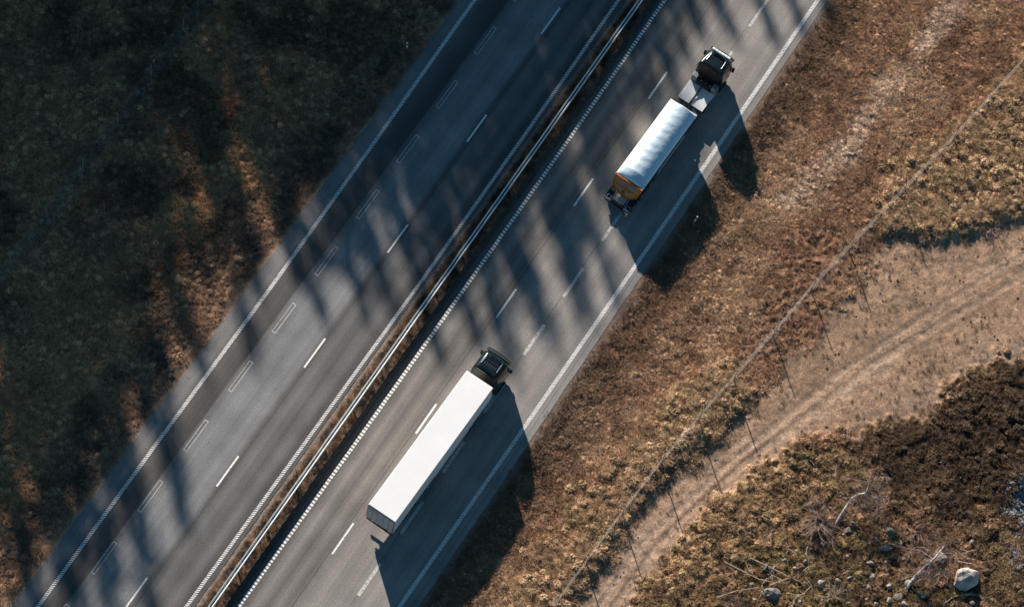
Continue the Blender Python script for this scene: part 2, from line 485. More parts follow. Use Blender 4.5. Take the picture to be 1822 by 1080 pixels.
def paint_mat(name, wear, col=(0.80, 0.79, 0.76), under=(0.11, 0.105, 0.10)):
    """road paint worn through to the bitumen in patches"""
    m, t, b = mat_new(name)
    L = t.links.new
    geo = t.nodes.new('ShaderNodeNewGeometry')
    n = t.nodes.new('ShaderNodeTexNoise'); n.inputs['Scale'].default_value = 5.0; n.inputs['Detail'].default_value = 8; n.inputs['Roughness'].default_value = .7
    L(geo.outputs['Position'], n.inputs['Vector'])
    cr = t.nodes.new('ShaderNodeValToRGB')
    cr.color_ramp.elements[0].position = wear - 0.10; cr.color_ramp.elements[0].color = (*under, 1)
    cr.color_ramp.elements[1].position = wear + 0.12; cr.color_ramp.elements[1].color = (*col, 1)
    L(n.outputs['Fac'], cr.inputs[0]); L(cr.outputs[0], b.inputs['Base Color'])
    b.inputs['Roughness'].default_value = .7
    return m


def grass_mat(name, rough=0.8):
    m, t, b = mat_new(name)
    L = t.links.new
    a = t.nodes.new('ShaderNodeAttribute'); a.attribute_name = 'tint'; a.attribute_type = 'INSTANCER'
    geo = t.nodes.new('ShaderNodeNewGeometry')
    v = t.nodes.new('ShaderNodeAttribute'); v.attribute_name = 'bl'
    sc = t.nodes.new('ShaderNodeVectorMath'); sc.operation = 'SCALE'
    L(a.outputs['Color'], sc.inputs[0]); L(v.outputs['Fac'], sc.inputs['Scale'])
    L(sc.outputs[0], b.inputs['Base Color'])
    b.inputs['Roughness'].default_value = rough; b.inputs['Specular IOR Level'].default_value = .15
    tr = t.nodes.new('ShaderNodeBsdfTranslucent'); L(sc.outputs[0], tr.inputs['Color'])
    ms = t.nodes.new('ShaderNodeMixShader'); ms.inputs[0].default_value = .12
    out = t.nodes['Material Output']
    L(b.outputs[0], ms.inputs[1]); L(tr.outputs[0], ms.inputs[2]); L(ms.outputs[0], out.inputs[0])
    return m


M = {}
M['ground'] = ground_mat()
_g = lambda v: .172 + (v - .13) * 1.9
G = lambda v, w=0.0: (_g(v) * (1 + w), _g(v), _g(v) * (1 - w))
M['asph_r'] = asphalt_mat('asphalt_right', [(-4.4, G(0.085, 0.050)), (-3.6, G(0.101, 0.070)), (-2.9, G(0.146, 0.080)), (-2.2, G(0.101, 0.070)), (-1.5, G(0.132, 0.080)), (-.9, G(0.106, 0.070)), (-.3, G(0.136, 0.080)), (.7, G(0.166, 0.080)), (1.5, G(0.146, 0.080)), (2.3, G(0.166, 0.080)), (3.2, G(0.152, 0.080)), (4.0, G(0.172, 0.080)), (4.7, G(0.152, 0.080)), (5.6, G(0.166, 0.080)), (6.2, G(0.141, 0.070)), (6.8, G(0.152, 0.060)), (7.6, G(0.152, 0.060))])
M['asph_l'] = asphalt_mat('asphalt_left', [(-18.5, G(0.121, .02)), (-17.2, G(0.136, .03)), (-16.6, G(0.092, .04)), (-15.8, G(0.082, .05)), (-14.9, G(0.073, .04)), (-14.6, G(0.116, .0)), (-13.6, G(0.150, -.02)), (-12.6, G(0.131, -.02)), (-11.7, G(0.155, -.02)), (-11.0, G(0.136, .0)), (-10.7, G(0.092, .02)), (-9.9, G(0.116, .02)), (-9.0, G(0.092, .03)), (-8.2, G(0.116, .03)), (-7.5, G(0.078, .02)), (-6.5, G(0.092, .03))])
M['paint'] = paint_mat('road_paint', 0.36)
M['paint_worn'] = paint_mat('road_paint_worn', 0.42, (0.58, .56, .52), (.13, .125, .12))
M['seam_pale'] = simple('pale_paving_joint', (.155, .155, .15), .8, var=.3, vscale=2)
M['paint_ghost'] = paint_mat('road_paint_ghost', 0.40, (.60, .59, .56), (.12, .118, .115))
M['seam'] = simple('tar_seam', (.06, .06, .06), .8, var=.4, vscale=2)
M['steel'] = simple('galvanised_steel', (.66, .74, .77), .4, .2, .12, 1.5)
M['steel_dark'] = simple('dull_steel_post', (.12, .12, .12), .6, .4, .2)
M['grass'] = grass_mat('dry_grass')
M['rock'] = simple('granite', (.21, .195, .18), .85, 0, .4, 2.2, .3, .6, 9)
M['rock_pink'] = simple('pink_granite', (.27, .21, .185), .85, 0, .4, 2.0, .3, .6, 9)
M['rock_pale'] = simple('pale_pink_granite', (.48, .41, .37), .85, 0, .35, 2.0, .3, .6, 9)
M['rock_dark'] = simple('lichen_grey_stone', (.12, .12, .10), .9, 0, .4, 3, .3, .6, 9)
M['stone'] = simple('pale_pebble', (.30, .265, .235), .85, 0, .55, 2.5, .3)
M['gravel'] = simple('grey_gravel', (.26, .27, .28), .8, 0, .6, 9.0, .3)
M['birch'] = simple('birch_bark', (.50, .47, .43), .7, 0, .75, 5, .3)
M['twig'] = simple('purple_brown_twig', (.30, .22, .185), .8, 0, .3, 3, .2)
M['twig_red'] = simple('reddish_twig', (.27, .175, .155), .8, 0, .3, 3, .2)
M['deadwood'] = simple('bleached_dead_wood', (.46, .37, .28), .8, 0, .3, 4, .2)
M['post_wood'] = simple('weathered_post', (.24, .19, .14), .8, 0, .25, 5)
M['wire'] = simple('fence_wire', (.27, .25, .22), .6, .2, .1)
M['water'] = simple('black_pool_water', (.006, .007, .008), .3, 0, .1, 3, .15)
M['white'] = simple('white_trailer_paint', (.80, .81, .80), .45, 0, .03, .6)
M['door_shade'] = simple('rear_door_shade_grey', (.40, .42, .43), .5, 0, .05, 2)  # shade on the trailer's rear face put into the door colour
M['cab'] = simple('dark_teal_cab_paint', (.006, .016, .021), .22, 0, .2, 1.5, .35)
M['cab2'] = simple('black_green_cab_paint', (.007, .017, .021), .24, 0, .2, 1.5, .35)
M['glass'] = simple('dark_glass', (.008, .012, .015), .08, 0, .1)
M['black'] = simple('black_plastic', (.012, .013, .014), .5, 0, .3)
M['chassis'] = simple('chassis_black', (.018, .018, .018), .6, 0, .4)
M['tyre'] = simple('tyre_rubber', (.014, .014, .014), .85, 0, .2)
M['rim'] = simple('wheel_rim', (.35, .36, .36), .4, .6, .1)
M['chrome'] = simple('chrome', (.7, .72, .74), .2, .9, .05)
M['alu'] = simple('brushed_aluminium_plate', (.62, .65, .66), .42, .15, .12, 2)
M['tarp'] = simple('silver_white_tarpaulin', (.58, .72, .80), .24, .25, .05, 2, .9)
M['orange'] = simple('orange_tipper_paint', (.72, .23, .03), .5, 0, .12, 3)
M['orange_dark'] = simple('orange_rib_paint', (.48, .13, .025), .5, 0, .12, 3)
M['vent'] = simple('grey_hatch', (.25, .25, .25), .6, 0, .1)
M['beige'] = simple('dusty_steel_plate', (.38, .36, .32), .6, 0, .15, 3)
M['red'] = simple('red_lamp', (.45, .02, .025), .3, 0, .1)
M['lampwhite'] = simple('lamp_bar_lens', (.8, .82, .82), .2, 0, .05)
M['dark_deck'] = simple('slate_side_box', (.16, .18, .19), .5, .1, .15, 3)
M['plastic_white'] = simple('white_post_plastic', (.72, .74, .74), .5, 0, .05)
M['bark'] = simple('pine_bark', (.11, .07, .045), .9, 0, .3)
M['needles'] = simple('pine_needles', (.03, .05, .022), .8, 0, .3, .5)
M['mark'] = simple('logo_blue_print', (.06, .09, .16), .5, 0, .05)
M['mark_white'] = simple('logo_white_print', (.75, .76, .76), .5, 0, .05)

# ------------------------------------------------------------------ ground sheet
def axis(fine, far):
    a = list(np.arange(fine[0], fine[1] + 1e-6, fine[2]))
    lo, hi, st = [], [], fine[2]
    x = a[0]
    while x > far[0]:
        st *= 1.35; x -= st; lo.append(x)
    st = fine[2]; x = a[-1]
    while x < far[1]:
        st *= 1.35; x += st; hi.append(x)
    return np.array(lo[::-1] + a + hi)


STEP = 0.14
xs = axis((-52, 50, STEP), (-900, 900))
keep = ~(((xs > -17.6) & (xs < -7.2)) | ((xs > -3.7) & (xs < 6.9)))
xs = np.sort(np.concatenate([xs[keep], np.array([-17.3, -14, -10.5, -7.4, -3.4, 0, 3.3, 6.7])]))
ys_ = axis((-46, 52, STEP), (-900, 900))
GX, GY = np.meshgrid(xs, ys_)
gx, gy = GX.ravel(), GY.ravel()
Z = zones(gx, gy)
gh = height(gx, gy, Z)
gc = ground_col(gx, gy, Z)
nx, ny = len(xs), len(ys_)
idx = np.arange(nx * ny).reshape(ny, nx)
quads = np.stack([idx[:-1, :-1], idx[:-1, 1:], idx[1:, 1:], idx[1:, :-1]], -1).reshape(-1, 4)


def grid_obj(name, q):
    used = np.unique(q)
    remap = np.full(nx * ny, -1, np.int64); remap[used] = np.arange(len(used))
    qq = remap[q]
    m = bpy.data.meshes.new(name)
    m.vertices.add(len(used)); m.loops.add(len(qq) * 4); m.polygons.add(len(qq))
    co = np.stack([gx[used], gy[used], gh[used]], -1).astype(np.float32)
    m.vertices.foreach_set('co', co.ravel())
    m.loops.foreach_set('vertex_index', qq.ravel().astype(np.int32))
    m.polygons.foreach_set('loop_start', (np.arange(len(qq)) * 4).astype(np.int32))
    m.polygons.foreach_set('use_smooth', np.ones(len(qq), bool))
    m.update(calc_edges=True)
    at = m.color_attributes.new('Col', 'FLOAT_COLOR', 'POINT')
    c4 = np.ones((len(used), 4), np.float32); c4[:, :3] = gc[used]
    at.data.foreach_set('color', c4.ravel())
    return link(name, m, M['ground'])


onface_track = Z['track'][quads].mean(1) > 0.5
cen_x = gx[quads].mean(1)
is_med = (cen_x > -7.2) & (cen_x < -3.8)
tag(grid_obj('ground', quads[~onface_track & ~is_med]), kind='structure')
tag(grid_obj('dirt_track', quads[onface_track]), kind='structure')
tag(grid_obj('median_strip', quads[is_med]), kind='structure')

# ------------------------------------------------------------------ roads and their markings
def strip(x0f, x1f, y0, y1, z, step=6.0):
    n = max(1, int(round((y1 - y0) / step)))
    m = MB()
    ya = [y0 + (y1 - y0) * i / n for i in range(n + 1)]
    vs, fs = [], []
    for y in ya:
        vs += [(x0f(y), y, z), (x1f(y), y, z)]
    for i in range(n):
        fs.append((2 * i, 2 * i + 1, 2 * i + 3, 2 * i + 2))
    return m.add(vs, fs)


def wob(a, amp, seed):
    return lambda y: a + amp * float(vnoise(np.array([y * .6]), np.array([3.3]), seed)[0] - .5) + .5 * amp * float(vnoise(np.array([y * 3.1]), np.array([7.7]), seed)[0] - .5)


lin = lambda pts: (lambda y: float(np.interp(y, [p[0] for p in pts], [p[1] for p in pts])))
XLE = lin([(-60, -16.45), (-41, -16.5), (-28, -16.58), (-10, -16.64), (6, -16.88), (18, -17.13), (40, -17.5)])
XML = lin([(-60, -7.27), (-35, -7.25), (-20, -7.13), (-3, -7.05), (13, -7.1), (28, -7.25), (60, -7.4)])
XMR = lin([(-60, -4.0), (-33, -3.96), (-18, -3.86), (0, -3.84), (16, -3.89), (31, -4.05), (60, -4.1)])
XRE = lin([(-60, 6.1), (-26, 6.21), (-11, 6.4), (5, 6.51), (21, 6.62), (38, 6.7), (60, 6.8)])

def road(name, x0, x1, mat, s0, s1):
    m = MB()
    ya = list(np.arange(-900, -60, 60)) + list(np.arange(-60, 66, .5)) + list(np.arange(66, 900, 60))
    f0, f1 = wob(x0, .06, s0), wob(x1, .07, s1)
    vs, fs = [], []
    for y in ya:
        a, b_ = f0(y), f1(y)
        vs += [(a - .12, y, -.10), (a, y, 0.0), (b_, y, 0.0), (b_ + .12, y, -.10)]
    for i in range(len(ya) - 1):
        for k in range(3):
            fs.append((4 * i + k, 4 * i + k + 1, 4 * i + k + 5, 4 * i + k + 4))
    m.add(vs, fs)
    return tag(m.build(name, mat), kind='structure')


road_r = road('right_carriageway', -4.40, 7.40, M['asph_r'], 1, 2)
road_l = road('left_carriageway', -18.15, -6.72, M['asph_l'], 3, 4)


def rumble(name, xf, pitch, bar, width, shear, parent, mat, z=0.006, y0=-58, y1=60):
    m = MB()
    y = y0
    while y < y1:
        x = xf(y); hw = width / 2
        l = bar * random.uniform(.9, 1.1)
        s = shear * width / 2
        e = random.uniform(-.008, .008)
        m.add([(x - hw + e, y - s, z), (x + hw + e, y + s, z), (x + hw + e, y + l + s, z), (x - hw + e, y + l - s, z)], [(0, 1, 2, 3)])
        y += pitch
    o = m.build(name, mat, parent)
    return tag(o, kind='stuff')


rumble('profiled_edge_line', XLE, .174, .102, .29, .5, road_l, M['paint'])
rumble('profiled_edge_line', XML, .18, .10, .27, .5, road_l, M['paint'])
rumble('profiled_edge_line', XRE, .162, .105, .31, .5, road_r, M['paint'])
# inner edge line of the right carriageway: a row of painted squares
rumble('profiled_edge_line', XMR, .305, .19, .28, .0, road_r, M['paint'], .008)


def dash(x, y, hw, hl, parent, mat, slope=0.0):
    m = MB().add([(x - hw - slope * hl, y - hl, .006), (x + hw - slope * hl, y - hl, .006), (x + hw + slope * hl, y + hl, .006), (x - hw + slope * hl, y + hl, .006)], [(0, 1, 2, 3)])
    return m.build('lane_dash', mat, parent)


XDL = lin([(-60, -11.5), (-36.6, -11.0), (-24.4, -10.78), (-12, -10.66), (0, -10.63), (11.5, -10.67), (23.5, -10.92), (50, -11.3)])
for k in range(-4, 4):
    y = 11.5 + 12 * (k + 0) - .0
    dash(XDL(y), y, .075, 1.5, road_l, M['paint'])
for k in range(-4, 4):
    y = 11.65 + 11.9 * k
    dash(-.38, y, .075, 1.5, road_r, M['paint'])
for k in range(-8, 7):
    y = 4.36 + 6.0 * k
    dash(3.13 + .0006 * y, y, .135, 1.55, road_r, M['paint_worn'])
# ghost outlines of removed blocks on the left carriageway
XOL = lin([(-60, -15.1), (-36, -14.62), (-29.6, -14.54), (-17, -14.36), (-5, -14.26), (6.7, -14.3), (18.6, -14.4), (40, -14.7)])
for k in range(-9, 6):
    y = 6.68 + 6.03 * k
    x = XOL(y)
    m = MB()
    for (a, b_, c, d) in ((-.165, -.125, -1.5, 1.5), (.12, .17, -1.5, 1.5), (-.125, .12, -1.5, -1.44), (-.125, .12, 1.44, 1.5)):
        m.add([(x + a, y + c, .006), (x + b_, y + c, .006), (x + b_, y + d, .006), (x + a, y + d, .006)], [(0, 1, 2, 3)])
    m.build('lane_dash_outline', M['paint_ghost'], road_l)
# longitudinal paving seams
for par, x, wd, mt in ((road_l, -14.75, .04, M['seam_pale']), (road_l, -10.5, .06, M['seam']), (road_r, -.62, .05, M['seam']), (road_r, 3.0, .03, M['seam']), (road_r, 6.95, .03, M['seam'])):
    f = wob(x, .03, int(x * 7) + 99)
    strip(lambda y: f(y) - wd / 2, lambda y: f(y) + wd / 2, -58, 60, .003, .8).build('paving_seam', mt, par)

# ------------------------------------------------------------------ guard rail in the median
rail = empty('median_guardrail', (-5.62, 0, 0))
tag(rail, 'double-sided galvanised steel guardrail along the brown median between the carriageways', 'guardrail')
for sx, nm in ((-1, 'beam'), (1, 'beam')):
    prof = [(.165, .50), (.165, .54), (.10, .58), (.10, .61), (.17, .645), (.17, .675), (.10, .71), (.10, .74), (.165, .78), (.165, .80), (.135, .80), (.075, .745), (.075, .57), (.135, .50)]
    rings = [[(sx * px, y, pz) for px, pz in prof] for y in (-120, -60, 0, 60, 120)]
    MB().loft(rings).build(nm, M['steel'], rail)
pm = MB().box(-.05, .05, -.03, .03, -.3, .77).box(-.074, .074, -.05, .05, .60, .72).mesh('post')
pm.materials.append(M['steel_dark'])
for k in range(-14, 15):
    o = bpy.data.objects.new('post', pm); C.objects.link(o); o.parent = rail; o.location = (0, k * 4.0 + 1.3, 0)

# ------------------------------------------------------------------ delineator posts
def delineator(x, y, label, lean):
    z = gz(x, y) - .05
    t = empty('delineator_post', (x, y, z)); tag(t, label, 'marker post', 'roadside marker posts')
    def sec(zz, a, b_): return [(a * math.cos(q) + lean[0] * zz, b_ * math.sin(q) + lean[1] * zz, zz) for q in np.linspace(0, 2 * math.pi, 10, endpoint=False)]
    MB().loft([sec(-.2, .075, .05), sec(.72, .07, .045)]).build('post_body', M['plastic_white'], t)
    MB().loft([sec(.722, .074, .05), sec(.90, .072, .047)]).build('reflector_band', M['black'], t)
    MB().loft([sec(.902, .073, .05), sec(1.05, .07, .045), sec(1.08, .04, .02)]).build('cap', M['plastic_white'], t)


delineator(-19.36, 14.33, 'white roadside marker post on the shaded left verge', (-.08, .08))
delineator(8.49, 14.62, 'white roadside marker post in the shadow of the tarpaulin-covered tipper truck', (.10, .10))

# ------------------------------------------------------------------ wildlife fences
def resample(pts, step):
    p = np.array(pts, float)
    cum = np.concatenate([[0], np.cumsum(np.hypot(*np.diff(p, axis=0).T))])
    q = np.arange(0, cum[-1], step)
    return [Vector((float(np.interp(t, cum, p[:, 0])), float(np.interp(t, cum, p[:, 1])), 0)) for t in q]


def fence(pts, label, h, step, posts_at=None):
    P = resample(pts, step) if posts_at is None else [Vector((*q, 0)) for q in posts_at]
    t = empty('wildlife_fence', (P[0].x, P[0].y, gz(P[0].x, P[0].y))); tag(t, label, 'fence')
    o0 = t.location.copy()
    G_ = [Vector((q.x, q.y, gz(q.x, q.y))) - o0 for q in P]
    for q in G_:
        m = MB().tube([q + Vector((0, 0, -.3)), q + Vector((random.uniform(-.02, .02), random.uniform(-.02, .02), h + .12))], [.048, .04], 8)
        m.build('post', M['post_wood'], t)
    for a, b_ in zip(G_[:-1], G_[1:]):
        m = MB()
        for k in range(9):
            zz = .06 + (h - .08) * (k / 8) ** 1.25
            m.tube([a + Vector((0, 0, zz)), (a + b_) / 2 + Vector((0, 0, zz - .015)), b_ + Vector((0, 0, zz))], .0025 if k < 8 else .006, 3, False)
        nv = int((b_ - a).length / .45)
        for k in range(1, nv):
            q = a.lerp(b_, k / nv)
            m.tube([q + Vector((0, 0, .03)), q + Vector((0, 0, h))], .0025, 3, False)
        m.build('wire_mesh', M['wire'], t)
    return t


fence(None, 'wire mesh wildlife fence on wooden posts between the brown verge and the dirt track', 2.1, 5, FENCE_R)
fence(FENCE_L, 'wire mesh wildlife fence on wooden posts in the shaded left grassland', 2.1, 5)

# ------------------------------------------------------------------ trucks
def wheel(parent, x, y, r=.5, wd=.34, side=1):
    t = MB()
    n = 20
    rings = []
    for xx, rr_ in ((-wd / 2, r * .6), (-wd / 2, r * .92), (-wd * .36, r), (wd * .36, r), (wd / 2, r * .92), (wd / 2, r * .6)):
        rings.append([(x + xx, y + rr_ * math.cos(2 * math.pi * k / n), r + rr_ * math.sin(2 * math.pi * k / n)) for k in range(n)])
    t.loft(rings)
    wh = t.build('wheel', M['tyre'], parent, True)
    xo = x + side * wd / 2
    MB().loft([[(xo + side * dx, y + q * r * math.cos(2 * math.pi * k / 16), r + q * r * math.sin(2 * math.pi * k / 16)) for k in range(16)] for dx, q in ((-.02, .58), (.012, .56), (.012, .5), (-.05, .42), (-.05, .2), (.03, .17))]).build('rim', M['rim'], wh)


def foot(z, hw, yr, yf, rf=.28, rr=.06):
    pts = [(-hw + rr, yr, z), (hw - rr, yr, z), (hw, yr + rr, z)]
    for a in np.linspace(0, math.pi / 2, 5):
        pts.append((hw - rf + rf * math.cos(a), yf - rf + rf * math.sin(a), z))
    pts += [(0.35 * hw, yf + .05, z), (-.35 * hw, yf + .05, z)]
    for a in np.linspace(math.pi / 2, math.pi, 5):
        pts.append((-hw + rf + rf * math.cos(a), yf - rf + rf * math.sin(a), z))
    pts.append((-hw, yr + rr, z))
    return pts


def make_cab(t, y0, mat, hwf, hwr, ribs, lightbar, wall):
    """y0: rear edge of the roof fairing, wall: distance from there to the cab's rear wall"""
    yr = y0 + wall
    yf = y0 + 2.38
    lv = [(.38, 1.18, yr, yf - .06), (.75, 1.245, yr, yf), (1.35, 1.25, yr, yf), (2.05, 1.24, yr, yf - .05), (2.9, 1.19, yr, yf - .26), (3.2, 1.14, yr, yf - .38), (3.45, 1.06, yr, yf - .52), (3.58, .98, yr, yf - .68)]
    cab = MB().loft([foot(z, hw, a, b_) for z, hw, a, b_ in lv]).build('cab', mat, t)
    # roof fairing: arched shell whose rear edge is scooped forwards in the middle
    rings = []
    nU = 15
    for v in np.linspace(0, 1, 9):
        hw = hwf + (hwr - hwf) * (1 - v) ** 1.0
        row = []
        for u in np.linspace(-1, 1, nU):
            y = (yf - .52) * v + (y0 + .30 * (1 - u * u)) * (1 - v)
            if abs(u) < .8:
                x = u / .8 * (hw - .10); z = 3.60 + .20 * (1 - (v - .25) ** 2 * 1.1) - .05 * (u / .8) ** 2
            else:
                k = (abs(u) - .8) / .2
                x = math.copysign(hw - .10 + .10 * math.sin(k * 1.5) + .10 * k * (1 - v), u)
                z = 3.60 + .20 * (1 - (v - .25) ** 2 * 1.1) - .05 - .42 * (1 - math.cos(k * 1.5)) * (1 + .5 * (1 - v))
            row.append((x, y, z))
        rings.append(row)
    m = MB()
    m.loft(rings, False, False)
    under = [[(x * .97, y, z - .06) for x, y, z in r] for r in rings]
    m.loft(under, False, False)
    k = nU * 9
    for i in range(nU - 1):
        m.f.append((i, i + 1, k + i + 1, k + i)); e = nU * 8
        m.f.append((e + i, e + i + 1, k + e + i + 1, k + e + i))
    m.build('roof_fairing', mat, cab, True)
    zr = 3.80
    MB().box(-.47, .47, yf - 1.12, yf - .72, zr - .03, zr + .012, .008).build('roof_hatch', M['glass'], cab)
    MB().box(-.55, .55, yf - 1.22, yf - 1.16, zr - .03, zr + .02).build('roof_lip', M['black'], cab)
    for sx in (-1, 1):
        MB().tube([(sx * .72, yf - 1.75, zr + .02), (sx * .70, yf - 1.0, zr + .03), (sx * .70, yf - .85, zr + .03)], [.025, .022, .045], 8).build('air_horn', M['chrome'], cab)
    if ribs:
        for k in range(6):
            x = -.50 + k * .2
            MB().box(x - .03, x + .03, yf - 1.72, yf - 1.42, zr - .03, zr + .025, .01).build('roof_rib', M['black'], cab)
    # sun visor, windscreen, grille, lamps
    pts = np.linspace(-1.1, 1.1, 11)
    rings = [[(x, yf - .32 + o + .10 * (1 - (x / 1.1) ** 2), z) for x in pts] for o, z in ((0, 3.24), (.30, 3.10), (.31, 3.06), (0, 3.20))]
    MB().loft(rings, False, False).build('sun_visor', M['glass'] if not ribs else M['black'], cab, True)
    MB().tube([(x, yf + .0 + .10 * (1 - (x / 1.1) ** 2), 3.10) for x in pts], .02, 5).build('visor_trim', M['chrome'], cab)
    MB().add([(-1.05, yf - .02, 2.05), (1.05, yf - .02, 2.05), (1.0, yf - .20, 2.95), (-1.0, yf - .20, 2.95), (-.36, yf + .045, 2.05), (.36, yf + .045, 2.05), (.36, yf - .14, 2.95), (-.36, yf - .14, 2.95)], [(0, 4, 7, 3), (4, 5, 6, 7), (5, 1, 2, 6)]).build('windscreen', M['glass'], cab)
    MB().box(-.8, .8, yf + .03, yf + .075, .75, 1.85, .01).build('grille', M['black'], cab)
    for sx in (-1, 1):
        MB().box(sx * .98 - .16, sx * .98 + .16, yf - .12, yf + .03, .62, .82, .02).build('headlight', M['lampwhite'], cab)
        MB().add([(sx * 1.252, yr + .9, 1.95), (sx * 1.252, yf - .32, 1.9), (sx * 1.212, yf - .5, 2.72), (sx * 1.222, yr + .9, 2.75)], [(0, 1, 2, 3)]).build('side_window', M['glass'], cab)
        mi = MB().box(sx * 1.38 - .11, sx * 1.38 + .11, yf - .46, yf - .34, 1.9, 2.6, .03).build('mirror', M['black'], cab)
        MB().box(sx * 1.28 - .08, sx * 1.28 + .08, yf - .42, yf - .38, 2.5, 2.56).build('mirror_arm', M['chrome'], cab)
        MB().box(sx * 1.30 - .05, sx * 1.30 + .05, yr + .05, yf - .75, .42, .62, .01).build('side_skirt', mat, cab)
        MB().box(sx * 1.262 - .012, sx * 1.262 + .012, yr + 1.05, yr + 1.25, 1.62, 1.67).build('door_handle', M['chrome'], cab)
    MB().box(-1.0, 1.0, yr - .03, yr - .004, 1.2, 3.3, .01).build('rear_wall', M['black'], cab)
    if lightbar:
        lb = MB().tube([(-.86, yf - .60, 3.97), (.86, yf - .60, 3.97)], .085, 10).build('light_bar', M['lampwhite'], cab)
        for k in range(6):
            x = -.72 + k * .29
            MB().cyl_x(0, 0, 0, .08, .07, 12)
            MB().box(x - .125, x + .125, yf - .70, yf - .50, 3.94, 4.065, .03).build('lamp', M['lampwhite'], lb)
            if k < 5:
                MB().box(x + .128, x + .162, yf - .69, yf - .51, 3.93, 4.05).build('lamp_divider', M['vent'], lb)
        for sx in (-1, 1):
            MB().box(sx * .6 - .03, sx * .6 + .03, yf - .66, yf - .54, 3.7, 3.9).build('bracket', M['black'], lb)
            MB().tube([(sx * .33, yr - .10, 3.32), (sx * .33, yr - .10, 3.46)], [.10, .07], 10).build('beacon', M['red'], cab)
    return cab


def truck_white():
    th = math.atan2(.35, 13.45)
    t = empty('box_trailer_truck', (1.50, -21.9, 0), -th)
    tag(t, 'articulated truck with a dark cab pulling a long plain white box trailer', 'truck')
    bx = MB().box(-1.24, 1.24, 0, 13.48, 1.12, 4.0, .05).build('trailer_box', M['white'], t)
    MB().box(-1.215, 1.215, .04, 13.44, 3.985, 4.008, .008).build('roof_panel', M['white'], bx)
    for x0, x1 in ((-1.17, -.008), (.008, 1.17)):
        d = MB().box(x0, x1, -.045, -.002, 1.28, 3.86, .012).build('rear_door', M['door_shade'], bx)
    for x in (-.75, -.28, .28, .75):
        MB().tube([(x, -.06, 1.2), (x, -.06, 3.9)], .018, 6).build('locking_bar', M['vent'], bx)
    MB().box(-1.235, 1.235, -.05, -.001, 3.88, 3.96).build('door_gasket', M['black'], bx)
    for sx in (-1, 1):
        MB().box(sx * 1.205 - .025, sx * 1.205 + .025, -.055, -.001, 1.2, 3.87).build('red_marker_strip', M['red'], bx)
        MB().box(sx * .95 - .2, sx * .95 + .2, -.07, -.01, 1.0, 1.14, .01).build('tail_light', M['red'], bx)
    # oval emblem with three white strokes on the left door
    n = 24
    cx, cz = -.72, 3.42
    rings = [[(cx + a * math.cos(2 * math.pi * k / n), y, cz + b_ * math.sin(2 * math.pi * k / n)) for k in range(n)] for a, b_, y in ((.36, .22, -.080), (.30, .15, -.080))]
    MB().loft(rings, False).build('emblem_ring', M['mark'], bx)
    m = MB()
    for k, x in enumerate((-.16, 0, .16)):
        m.box(cx + x - .055, cx + x - .02, -.082, -.078, cz - .085, cz + .085)
        m.box(cx + x - .02, cx + x + .06, -.082, -.078, cz + (.05 if k == 0 else -.02), cz + (.085 if k == 0 else .015))
        if k == 2: m.box(cx + x - .02, cx + x + .06, -.082, -.078, cz - .085, cz - .05)
    m.build('emblem_letters', M['mark_white'], bx)
    ch = MB().box(-.5, -.36, .1, 15.8, .78, 1.10).box(.36, .5, .1, 15.8, .78, 1.10).box(-1.15, 1.15, .05, .17, .95, 1.115).box(-1.2, 1.2, .03, .13, .5, .64).box(-.05 - .5, .05 - .5, .05, .12, .6, .8).box(.45, .55, .05, .12, .6, .8).build('chassis', M['chassis'], t)
    for sx in (-1, 1):
        for z in (.55, .82):
            MB().box(sx * 1.2 - .02, sx * 1.2 + .02, 5.9, 10.6, z, z + .13).build('side_guard', M['alu'], t)
        for y in (6.0, 8.2, 10.4):
            MB().box(sx * 1.16 - .018, sx * 1.16 + .018, y, y + .06, .55, 1.118).build('guard_bracket', M['chassis'], t)
        for y in (2.3, 3.62, 4.94):
            wheel(t, sx * 1.03, y, .5, .38, sx)
        wheel(t, sx * .98, 12.35, .51, .52, sx); wheel(t, sx * 1.06, 15.25, .51, .33, sx)
        MB().box(sx * .95 - .2, sx * .95 + .2, 13.05, 14.15, .45, 1.02, .06).build('fuel_tank', M['alu'], t)
        r = [[(sx * 1.0 + dx, 12.35 + .60 * math.cos(a), .51 + .60 * math.sin(a)) for a in np.linspace(.15, math.pi - .15, 10)] for dx in (-.28, .28)]
        MB().loft(r, False, False).build('mudguard', M['black'], t)
        MB().box(sx * 1.0 - .2, sx * 1.0 + .2, 1.55, 1.57, .2, .9).build('mud_flap', M['black'], t)
        MB().box(sx * .42 - .06, sx * .42 + .06, 9.6, 9.8, .15, 1.118).build('landing_leg', M['chassis'], t)
    MB().box(-1.0, 1.0, 11.0, 13.3, 1.10, 1.118).build('coupling_plate', M['chassis'], t)
    make_cab(t, 14.10, M['cab'], .93, 1.0, True, False, .18)
    for k in range(3):
        MB().tube([(-.3 + k * .2, 14.26, 1.9), (-.3 + k * .15, 13.9, 1.5), (-.2 + k * .15, 13.49, 1.7)], .025, 6).build('air_hose', M['black'], t)


